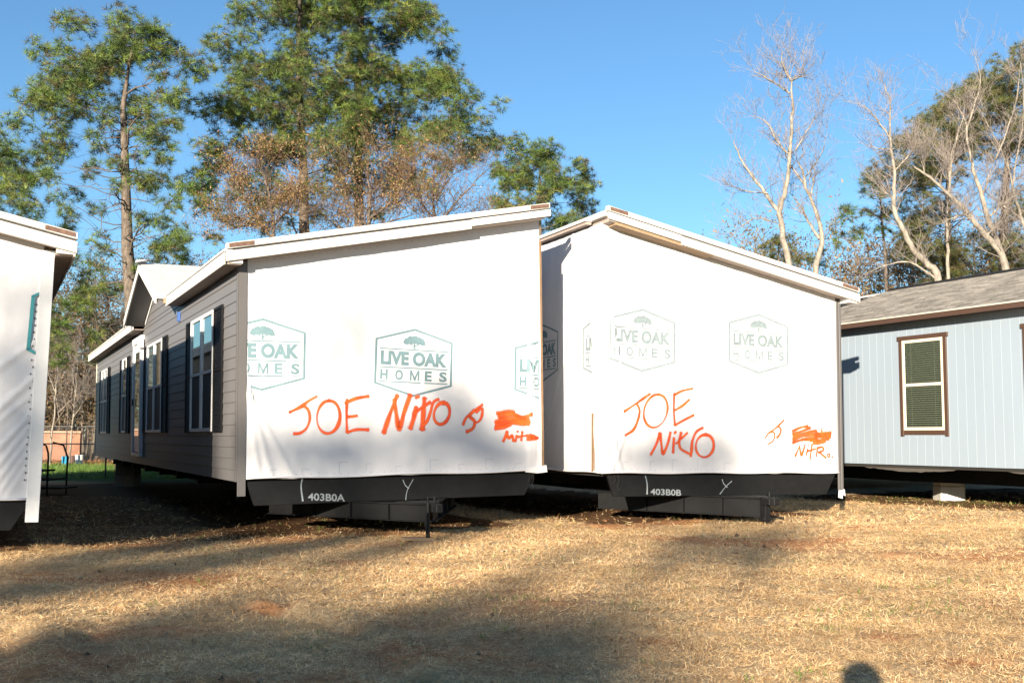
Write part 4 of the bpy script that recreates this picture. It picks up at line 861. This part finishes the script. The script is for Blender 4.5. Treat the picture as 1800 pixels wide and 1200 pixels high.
# ---- bare deciduous trees
def bare_tree(label, y, limbs, rad0, n_sub, twig, bark=M_palebark, seed=1, leafcols=None, nleaf=0, group='bare trees behind the homes', name='bare_tree', depth=1.2, leaf_size=.095):
    """limbs: photo polylines with start radius in metres; random side branches and twigs grow from them"""
    random.seed(seed); mb = MB(); tw = MB(); tips = []; base = at(*limbs[0][1][0], y); gz_ = float(ground_z(base.x, y))
    def grow(p, d, L, r, lvl):
        n = 4; pts = [p]; dd = d.normalized()
        for i in range(n):
            dd = (dd+Vector((random.gauss(0,.20), random.gauss(0,.20), random.gauss(.07,.15)))).normalized(); pts.append(pts[-1]+dd*L/n)
        (mb if r > .022 else tw).tube(pts, [max(.0042, r*(1-.6*i/n)) for i in range(n+1)], 5 if r > .022 else 3)
        if lvl <= 0: tips.append(pts[-1]); tips.append(pts[-2]); return
        for k in range(random.randint(2, 4) if lvl > 1 else random.randint(2, 5)):
            i = random.randint(1, n); e = (dd+Vector((random.gauss(0,.7), random.gauss(0,.7), random.gauss(.2,.45)))).normalized()
            grow(pts[i], e, L*random.uniform(.45,.75), r*.48, lvl-1)
    for li, (r, px) in enumerate(limbs):
        off = 0 if li == 0 else random.uniform(-depth, depth); P = []
        for i, (u, v) in enumerate(px):
            k = i/(len(px)-1); P.append(at(u, v, y)+Vector((0, off*k, 0)))
        if li == 0: P = [Vector((P[0].x, P[0].y, gz_-.1))]+P
        Q = []
        for i in range(len(P)-1):
            a_, b_, c_, d_ = P[max(i-1,0)], P[i], P[i+1], P[min(i+2,len(P)-1)]
            for k in range(4):
                t = k/4; Q.append(.5*((2*b_)+(c_-a_)*t+(2*a_-5*b_+4*c_-d_)*t*t+(3*b_-a_-3*c_+d_)*t**3))
        Q.append(P[-1]); n = len(Q)-1
        Q = [q+Vector((random.gauss(0,.02), 0, random.gauss(0,.01))) if 0 < i < n else q for i, q in enumerate(Q)]
        r *= .60; mb.tube(Q, [max(.010, r*(1-.8*i/n)) for i in range(n+1)], 8)
        n_sub_ = int(n_sub*1.5)
        for k in range(n_sub_):
            i = random.randint(max(1, int(n*(.30 if li == 0 else .12))), n); d = (Q[i]-Q[i-1]).normalized()
            e = (d*.8+Vector((random.gauss(0,.75), random.gauss(0,.75), random.gauss(.25,.4)))).normalized()
            grow(Q[i], e, twig*random.uniform(.6,1.25), min(.019, max(.007, r*(1-.8*i/n)*.40)), 2)
    V = C = None
    if nleaf:
        T = np.array([tuple(p) for p in tips]); wgt = np.array([max(0, mnoise.noise(Vector(p)*.9+Vector((seed,0,0)))+.12)**1.5+.004 for p in T]); idx = rng.choice(len(T), nleaf, p=wgt/wgt.sum()); P = T[idx]+rng.normal(0, .22, (nleaf, 3)); V, C = leaves(P, leaf_size, leafcols[rng.integers(0, len(leafcols), nleaf)]*(.7+.6*rng.random((nleaf, 1))))
    return finish_tree(name, (base.x, base.y, gz_), mb, V, C, label, 'tree', group, bark, 'crown', M_leaf, tw)
bare_tree('pale bare tree forked low above the right roof slope, the leftmost one', 44, [(.26,[(1388,500),(1378,420),(1371,373),(1381,330),(1388,270),(1392,220),(1392,170),(1391,140)]), (.15,[(1371,373),(1345,335),(1325,305),(1305,270),(1295,240)]), (.09,[(1391,143),(1375,115),(1372,95)]), (.07,[(1391,143),(1410,130),(1422,120),(1420,90)]), (.08,[(1388,165),(1365,145),(1345,130),(1330,118)]), (.09,[(1386,270),(1368,245),(1355,210),(1330,195)]), (.05,[(1367,392),(1330,385),(1300,400),(1280,420)]), (.06,[(1398,265),(1420,225),(1440,200)]), (.05,[(1350,340),(1320,335),(1295,325)])], .26, 13, 1.1, seed=31)
bare_tree('pale bare tree with a kinked double stem, right of the forked one', 45, [(.24,[(1432,500),(1442,440),(1443,405),(1430,360),(1417,330),(1412,300),(1402,285)]), (.12,[(1440,420),(1425,385),(1415,355),(1402,330)]), (.07,[(1425,350),(1435,310),(1455,290)]), (.06,[(1415,325),(1390,290),(1378,260),(1368,240)]), (.05,[(1417,310),(1435,280),(1440,250)])], .24, 11, 1.1, seed=32)
bare_tree('bare tree leaning left with an upright top in front of the olive pines', 46, [(.30,[(1652,510),(1630,465),(1605,437),(1585,400),(1572,371),(1571,330),(1572,298),(1566,250),(1564,206)]), (.10,[(1572,350),(1555,330),(1540,305)]), (.08,[(1566,245),(1545,215),(1525,190),(1505,180)]), (.08,[(1564,210),(1572,170),(1568,130)]), (.07,[(1572,300),(1600,270),(1610,240)]), (.06,[(1571,262),(1545,262),(1520,255)]), (.09,[(1645,490),(1600,460),(1560,465),(1525,480)])], .3, 12, 1.15, seed=33)
bare_tree('bare tree with the thickest trunk leaning left near the right edge', 47, [(.34,[(1771,520),(1768,474),(1756,440),(1730,410),(1711,388),(1690,362),(1667,342),(1635,312),(1605,291)]), (.11,[(1667,342),(1666,300),(1664,270),(1678,215)]), (.10,[(1711,390),(1690,380),(1660,390),(1640,400)]), (.09,[(1735,412),(1760,400),(1785,430)]), (.06,[(1625,305),(1620,280),(1600,260)])], .34, 13, 1.2, seed=34)
bare_tree('bare tree with an upright fan of limbs at the right edge', 48, [(.28,[(1775,520),(1755,430),(1740,395),(1726,346),(1715,310),(1707,280),(1700,245),(1697,214)]), (.10,[(1726,346),(1745,310),(1760,280)]), (.08,[(1697,214),(1680,190),(1655,172)]), (.08,[(1700,225),(1712,180),(1715,140),(1700,95)]), (.09,[(1740,380),(1775,350),(1800,330)]), (.08,[(1750,280),(1775,200),(1780,120)])], .28, 12, 1.15, seed=35)
bare_tree('slender upright bare tree between the leaning trunks', 49, [(.16,[(1668,520),(1666,440),(1664,390),(1666,320),(1672,280),(1683,240),(1685,200)]), (.06,[(1666,400),(1690,370),(1710,350)]), (.06,[(1672,290),(1650,250),(1630,220)]), (.05,[(1665,330),(1650,300),(1640,290)])], .16, 12, 1.1, seed=36)
bare_tree('bare tree with upright twigs at the far right corner', 50, [(.22,[(1840,560),(1815,450),(1795,380),(1780,330),(1770,280)]), (.10,[(1795,385),(1770,360),(1745,335)]), (.08,[(1780,330),(1790,260),(1800,200),(1795,110)]), (.07,[(1775,300),(1760,240),(1740,180)])], .22, 14, 1.2, seed=37)
BROWN = np.array([(.21,.11,.05),(.25,.15,.065),(.16,.085,.04),(.29,.20,.10),(.15,.15,.045)])
bare_tree('oak still holding dense rusty brown leaves above the left end of the roof', 41, [(.20,[(480,520),(482,440),(478,380),(470,330),(462,300)]), (.10,[(480,420),(445,370),(425,335),(415,310)]), (.10,[(479,400),(510,360),(530,320),(540,290)]), (.08,[(478,390),(440,400),(410,410)]), (.07,[(500,375),(530,380),(560,370)])], .2, 17, 1.2, bark=M_bark, seed=41, leafcols=BROWN, nleaf=12000, group='brown-leaved oaks behind the left roof', name='oak_tree')
bare_tree('oak holding brown leaves over the middle of the left roof', 42, [(.22,[(655,520),(650,430),(648,380),(650,330),(645,290)]), (.10,[(650,400),(615,360),(600,320),(590,290)]), (.10,[(649,385),(690,350),(710,310),(720,285)]), (.08,[(650,410),(600,400),(575,380)]), (.08,[(650,400),(700,385),(740,370)])], .22, 17, 1.3, bark=M_bark, seed=42, leafcols=BROWN, nleaf=9500, group='brown-leaved oaks behind the left roof', name='oak_tree')
bare_tree('thin oak with sparse brown leaves and bare twigs near the roof peak', 43, [(.16,[(775,520),(770,430),(765,380),(760,330),(765,290)]), (.09,[(768,400),(800,360),(830,330),(850,310)]), (.07,[(766,390),(735,350),(720,330)]), (.07,[(770,410),(820,390),(860,375)]), (.06,[(765,350),(790,310),(810,290)])], .16, 16, 1.2, bark=M_bark, seed=43, leafcols=BROWN, nleaf=3200, group='brown-leaved oaks behind the left roof', name='oak_tree')
for k, (u, lab) in enumerate(((98,'pale leafless sapling beside the white corner board of the cut-off home'), (132,'pale leafless sapling in front of the brick wall beside the far end of the siding'))):
    bare_tree(lab, 50+2*k, [(.10,[(u-10,800),(u-4,740),(u,690),(u+4,640),(u+2,600)]), (.05,[(u-4,735),(u+20,700),(u+40,680)]), (.05,[(u,690),(u-12,650),(u-15,620)])], .1, 14, 1.1, seed=51+k, group='saplings by the brick wall', name='bare_sapling')
# ------------------------------------------------------------------ woodland edge far behind (one mass nobody could count)
def thicket(name, x0, x1, y0, y1, hmin, hmax, nst, nleaf, cols, label, seed):
    random.seed(seed); mb = MB(); tips = []
    for k in range(nst):
        x = random.uniform(x0, x1); y = random.uniform(y0, y1); h = random.uniform(hmin, hmax); b0 = Vector((x, y, -1.4)); pts = [b0]
        for i in range(4): pts.append(pts[-1]+Vector((random.gauss(0,.3), random.gauss(0,.2), h/4)))
        r = random.uniform(.03,.09); mb.tube(pts, [r,r*.8,r*.6,r*.4,.012], 4)
        for j in range(9):
            i = random.randint(1, 4); q = pts[i]; e = q+Vector((random.gauss(0,1.1), random.gauss(0,.7), random.uniform(-.2,1.5))); c = curve_pts(q, e, .05, 3, .1); mb.tube(c, [r*.35,r*.28,r*.2,.008], 3); tips += c
            for z_ in range(3): f = c[random.randint(1,3)]; g_ = f+Vector((random.gauss(0,.5), random.gauss(0,.4), random.gauss(.2,.4))); mb.tube([f, g_], [.012,.006], 3); tips.append(g_)
    T = np.array([tuple(p) for p in tips]); P = T[rng.integers(0, len(T), nleaf)]+rng.normal(0, .4, (nleaf, 3)); P[:, 2] = np.maximum(P[:, 2], -1.3)
    V, C = leaves(P, .19 if seed == 62 else .24, cols[rng.integers(0, len(cols), nleaf)]*(.5+.9*rng.random((nleaf, 1))))
    nb_ = len(mb.v); me = bpy.data.meshes.new(name); Vt = np.array([tuple(v) for v in mb.v])
    tri = np.array([(f[0],f[1],f[2]) for f in mb.f]+[(f[0],f[2],f[3]) for f in mb.f if len(f) == 4]); Vall = np.concatenate([Vt, V]); Cb = np.tile(np.array([[.17,.14,.11]])*(1.6 if seed == 63 else 1), (nb_, 1))*(.6+.8*rng.random((nb_, 1)))
    Fa = np.concatenate([tri, nb_+np.arange(len(V)).reshape(-1, 3)]); me = fast_mesh(name, Vall, 3, np.concatenate([Cb, C]), Fa)
    tag(link(name, me, M_leaf), label, 'woods', None, 'stuff')
THK = np.array([(.15,.095,.045),(.11,.08,.035),(.18,.11,.055),(.07,.07,.028),(.13,.09,.05)])
thicket('woods', -34, -15, 61, 67, 5, 10.5, 200, 62000, THK*.8, 'brown leafless woods behind the brick wall on the left', 61)
thicket('woods', -15, 15, 62, 68, 3.5, 6.5, 70, 12000, THK, 'low brown woods hidden mostly behind the two wrapped homes', 62)
thicket('woods', 12, 34, 56, 63, 6, 12.5, 240, 80000, THK*1.7, 'tangled brown brush under the bare trees on the right', 63)

thicket('woods', -38, -17, 70, 75, 7, 12.5, 100, 45000, THK*.7, 'deeper brown woods rising behind the woodland edge on the left', 64)
thicket('woods', 16, 38, 66, 71, 7, 13, 110, 55000, THK*1.2, 'deeper brown woods showing between the pines on the right', 65)
# ------------------------------------------------------------------ far left yard
b0 = at(70, 815, 57); b1 = at(139, 815, 57); bz = -1.45
def brick_wall(xa, xb, y, zt_, label):
    t = MB().box(xa, xb, y, y+.25, bz, zt_).build('brick_wall', M_brick); tag(t, label, 'wall'); MB().box(xa-.05, xb+.05, y-.05, y+.30, zt_+.002, zt_+.12).build('coping', mat('wall_coping', (.45,.27,.19), .9, var=.2), t); return t
brick_wall(-36, b1.x, 57, .12, 'orange-brown brick garden wall with a paler coping, left stretch')
brick_wall(b1.x+.35, -8, 60, .14, 'orange-brown brick garden wall set further back, right stretch')
def bucket(u, v, y, r, h, m, name, label, cat, taper=.85):
    p = at(u, v, y); z0 = float(ground_z(p.x, p.y)); prof = [(r*taper, 0), (r, h), (r*1.07, h), (r*1.07, h+.02), (r*.96, h+.02), (r*taper*.94, .03)]
    mb = MB(); ns = 16; vs_ = [(a*math.cos(6.2832*k/ns), a*math.sin(6.2832*k/ns), z_) for a, z_ in prof for k in range(ns)]
    fs = [(i*ns+k, i*ns+(k+1)%ns, (i+1)*ns+(k+1)%ns, (i+1)*ns+k) for i in range(len(prof)-1) for k in range(ns)]+[tuple(range(ns))[::-1], tuple(range((len(prof)-1)*ns, len(prof)*ns))]
    mb.add(vs_, fs); o = mb.build(name, m, None, smooth=False); o.location = (p.x, p.y, z0); tag(o, label, cat)
    MB().tube([(r*1.05*math.cos(a), r*1.05*math.sin(a)*.3, h-.02-.18*math.sin(a)) for a in np.linspace(0, math.pi, 9)], .008, 4).build('handle', M_black, o)
bucket(114, 824, 51, .165, .42, mat('blue_plastic_tub', (.03,.30,.50), .4), 'bucket', 'blue bucket on the far lawn, left of the white one', 'bucket')
bucket(139, 822, 52, .20, .48, mat('white_plastic_tub', (.75,.75,.72), .4), 'bucket', 'white bucket on the far lawn in front of the brick wall', 'bucket')
bucket(126, 822, 53, .22, .42, mat('brown_pot', (.10,.06,.05), .7), 'plant_pot', 'dark brown pot between the blue and white buckets', 'pot')
# leaf litter by the wall
N = 9000; X = rng.uniform(-28, -9, N); Y = rng.uniform(51, 57, N); V, C = leaves(np.stack([X, Y, ground_z(X, Y)+.03+rng.random(N)*.16*np.clip((Y-51)/5, 0, 1)], 1), .14, np.array([(.28,.12,.05),(.20,.09,.04),(.34,.18,.09)])[rng.integers(0, 3, N)])
tag(link('leaf_litter', fast_mesh('leaf_litter', V, 3, C), M_leaf), 'fallen reddish brown leaves along the foot of the brick wall', 'leaves', None, 'stuff')
# chain-link fence
def chain_fence(xa, xb, y, h, label):
    t = empty('chain_link_fence', (xa, y, -1.42)); tag(t, label, 'fence'); L = xb-xa; mg_ = mat('galvanised_wire', (.22,.22,.22), .4, metal=.6)
    k = 0
    while k*2.4 <= L+.01: MB().tube([(k*2.4,0,-.1),(k*2.4,0,h+.06)], .03, 8).build('post', mat('dark_post', (.03,.03,.03), .5), t); k += 1
    MB().tube([(0,0,h),(L,0,h)], .02, 6).build('top_rail', mg_, t)
    m = MB(); s = .075; n = int(L/s); nz = int(h/s)
    for i in range(-nz, n):
        for sg in (1, -1):
            xa_, xb_ = i*s, i*s+h; z0, z1 = (0, h) if sg > 0 else (h, 0)
            if xa_ < 0: z0 += sg*(-xa_); xa_ = 0
            if xb_ > L: z1 -= sg*(xb_-L); xb_ = L
            if xb_ <= xa_: continue
            m.add([(xa_,.0,z0),(xa_+.006,.003,z0),(xb_+.006,.003,z1),(xb_,0,z1)], [(0,1,2,3)])
    m.build('wire_mesh', mg_, t)['kind'] = 'stuff'
px_ = at(181, 840, 36).x
chain_fence(px_-2.4*4, px_+2.4*2.0, 36.2, 1.15, 'low chain-link fence with black posts in front of the green lawn')
chain_fence(-30, -9, 55.5, 1.9, 'taller chain-link fence standing just before the brick wall')
# entry steps with a rail beside the left home
p = at(82, 872, 25.5); t = empty('entry_steps', (p.x, p.y, float(ground_z(p.x, p.y)))); tag(t, 'black metal entry steps with a bent handrail in the shade beside the cut-off home', 'steps')
MB().tube([(-.45,.5,1.25),(-.15,.2,1.18),(-.02,.02,1.02),(0,0,.9),(0,0,0)], .022, 6).build('handrail', M_black, t)
MB().tube([(-.45,1.3,1.25),(-.15,1.2,1.18),(0,1.1,.9),(0,1.1,0)], .022, 6).build('handrail', M_black, t)
for k in range(3): MB().box(-.35-.28*k, .05-.28*k+.25, .05, 1.05, .16+.2*k, .20+.2*k).build('tread', M_black, t)

# ------------------------------------------------------------------ trees behind the photographer that throw the soft shade, and the photographer
def shade_pt(target, dist, jitter=0):
    return Vector(target) - SDIR*dist
def wallp(mw, u, v): q = local(mw, u, v, 'y', 0); return mw @ q
SH = []                                             # (shaded point, radius m)
def g_(u, v, r, d=1.0): SH.append((gpt(u, v), r, d))
def a_(mw, u, v, r, d=1.0): SH.append((wallp(mw, u, v), r, d))
for q in ((455,800,.45),(520,812,.45),(590,806,.45),(660,800,.4),(480,775,.3),(560,785,.3),(630,775,.3),(700,770,.35)): a_(MW_A, *q, .8)
for q in ((770,790,.45),(830,800,.45),(800,735,.4),(850,760,.35),(770,690,.3),(880,820,.35),(740,820,.4),(905,790,.3),(930,815,.3),(815,700,.3)): a_(MW_A, *q, 1.1)
for q in ((600,580,.5),(595,640,.45),(645,605,.4)): a_(MW_A, *q, .16)
for q in ((720,530,.45),(560,500,.45)): a_(MW_A, *q, .08)
for q in ((70,640,.35),(66,720,.38),(62,800,.38),(58,880,.35),(78,550,.3),(20,640,.3),(85,480,.2)): a_(MW_C, *q, 1.6)
for q in ((1160,800,.35),(1215,790,.4),(1265,775,.35),(1240,825,.35),(1190,825,.35),(1090,810,.3),(1290,815,.25),(1130,825,.3)): a_(MW_B, *q, 1.0)
for q in ((1200,955,.4),(1270,948,.45),(1335,955,.4),(1390,942,.35),(1260,985,.3),(1330,990,.3)): g_(*q, .8)
for q in ((30,1035,.5),(110,1025,.5),(190,1015,.5),(270,1005,.5),(350,992,.5),(430,975,.5),(510,965,.4),(600,950,.45),(700,960,.35),(60,1010,.4),(560,990,.3),(150,985,.4),(250,970,.4),(350,955,.4),(430,945,.35)): g_(*q, 1.6)
for u in range(90, 960, 62):
    g_(u, 1165-max(0, u-620)*.05, .42, 3 if u < 640 else .8); g_(u+25, 1205, .42, 3 if u < 640 else .9); g_(u-10, 1245, .45, 1.3); g_(u+10, 1290, .45, 1.3)
for q in ((740,1120,.35),(830,1125,.35),(920,1115,.3),(660,1135,.3),(150,1130,.3),(860,1095,.25),(560,1135,.3),(30,1160,.3)): g_(*q, 1.5)
for q in ((15,540,.3),(10,720,.3),(30,800,.35),(10,850,.35),(0,770,.3)): a_(MW_C, *q, .8)
groups = {}
for tg, r, d in SH:
    per = tg.x*math.cos(SUN_AZ)-tg.y*math.sin(SUN_AZ); groups.setdefault(int(math.floor((per+9.6)/1.75)), []).append((tg, r, d))
SHADE_GREEN = NEEDLE[:4]
words = ['first', 'second', 'third', 'fourth', 'fifth', 'sixth', 'seventh', 'eighth', 'ninth']
for gi, key in enumerate(sorted(groups)):
    g = groups[key]; dist = 78+(gi*7 % 11); random.seed(100+gi)
    cs_ = [shade_pt(tg, dist+random.uniform(-2, 2)) for tg, r, d in g]; cx = sum(c.x for c in cs_)/len(cs_); cy = sum(c.y for c in cs_)/len(cs_); top = max(c.z for c in cs_)
    foot = Vector((cx, cy, -1.42)); mb = MB(); mb.tube([foot, Vector((cx+.2, cy, top*.5)), Vector((cx-.1, cy, top*.8)), Vector((cx, cy, top))], [.17,.13,.09,.04], 8); P = []; D = []; C = []
    for (tg, r, d), c in zip(g, cs_):
        s = Vector((cx, cy, max(3, min(top-.2, c.z-.4*abs(c.x-cx))))); mb.tube(curve_pts(s, c, .03, 5, .04), [.05,.045,.035,.025,.02,.01], 5)
        p_, d_, c_ = clump_tufts(c, r*1.05, (35 if tg.z > -1.0 else 75)*d, SHADE_GREEN, flat=.8, ln=.35); P.append(p_); D.append(d_); C.append(c_)
    P = np.concatenate(P); D = np.concatenate(D); C = np.concatenate(C); V, CC = tufts(P, D, 9, .34, .07, C)
    finish_tree('pine_tree', tuple(foot), mb, V, CC, 'pine behind the photographer throwing soft shade, the %s from the left' % words[gi], 'tree', 'pines behind the photographer')

def person():
    t = empty('person', (-.10, -.42, -1.35)); tag(t, 'person standing at the camera whose head casts the shadow at the bottom edge', 'person')
    J = {'pel':(0,0,.92),'wst':(0,0,1.08),'chs':(0,0,1.30),'nek':(0,.01,1.44),'hd0':(0,.02,1.53),'hd1':(0,.03,1.62),
         'ls':(-.19,0,1.38),'le':(-.27,.10,1.16),'lw':(-.13,.27,1.30),'rs':(.19,0,1.38),'re':(.27,.10,1.16),'rw':(.13,.27,1.30),
         'lh':(-.10,0,.88),'lk':(-.11,.03,.48),'la':(-.11,-.01,.09),'lt':(-.12,.16,.03),'rh':(.10,0,.88),'rk':(.11,.03,.48),'ra':(.11,-.01,.09),'rt':(.12,.16,.03)}
    R = {'pel':.15,'wst':.135,'chs':.165,'nek':.055,'hd0':.085,'hd1':.095,'ls':.07,'le':.045,'lw':.032,'rs':.07,'re':.045,'rw':.032,'lh':.10,'lk':.062,'la':.042,'lt':.035,'rh':.10,'rk':.062,'ra':.042,'rt':.035}
    E_ = [('pel','wst'),('wst','chs'),('chs','nek'),('nek','hd0'),('hd0','hd1'),('chs','ls'),('ls','le'),('le','lw'),('chs','rs'),('rs','re'),('re','rw'),('pel','lh'),('lh','lk'),('lk','la'),('la','lt'),('pel','rh'),('rh','rk'),('rk','ra'),('ra','rt')]
    ks = list(J); V = [J[k] for k in ks]; Ed = [(ks.index(a), ks.index(b_)) for a, b_ in E_]; rr = [R[k] for k in ks]
    for sg, wk in ((-1,'lw'), (1,'rw')):                # hands: palm and five fingers curled round the camera
        wi = ks.index(wk); px, py, pz = J[wk]; V.append((px-sg*.035, py+.03, pz+.03)); rr.append(.026); pi_ = len(V)-1; Ed.append((wi, pi_))
        for f in range(4):
            bx = px-sg*.045; V += [(bx-sg*.004, py+.05, pz+.062-.019*f), (bx-sg*.03, py+.065, pz+.060-.019*f), (bx-sg*.05, py+.045, pz+.058-.018*f)]; rr += [.009,.008,.007]; k = len(V); Ed += [(pi_, k-3), (k-3, k-2), (k-2, k-1)]
        V += [(px-sg*.05, py+.005, pz+.045), (px-sg*.075, py+.015, pz+.05)]; rr += [.011,.009]; k = len(V); Ed += [(pi_, k-2), (k-2, k-1)]
    me = bpy.data.meshes.new('body'); me.from_pydata(V, Ed, []); o = link('body', me, mat('dark_clothes', (.05,.06,.08), .8), t)
    md = o.modifiers.new('s', 'SKIN'); sv = me.skin_vertices[0].data
    for i, r in enumerate(rr): sv[i].radius = (r, r)
    sv[0].use_root = True; o.modifiers.new('d', 'SUBSURF').levels = 1
    bm = bmesh.new(); bmesh.ops.create_uvsphere(bm, u_segments=16, v_segments=10, radius=.132); 
    for v in bm.verts: v.co = Vector((v.co.x*.92, v.co.y*1.05-.01, max(v.co.z, -.05)*1.05+1.615))
    me = bpy.data.meshes.new('hair'); bm.to_mesh(me); bm.free(); link('hair', me, mat('brown_hair', (.06,.035,.02), .7), t)
    c = empty('photo_camera', (0,0,0)); tag(c, 'small black camera held in the hands of the person taking the picture', 'camera')
    c.location = (-.10,-.145,-.075); MB().box(-.062,.062,-.03,.02,-.035,.045).box(-.03,.03,-.028,.01,.0451,.06).build('camera_body', M_black, c, bevel=.006)
    MB().tube([(0,.02,.0),(0,.06,.0)], .028, 14).build('lens', M_black, c)
person()
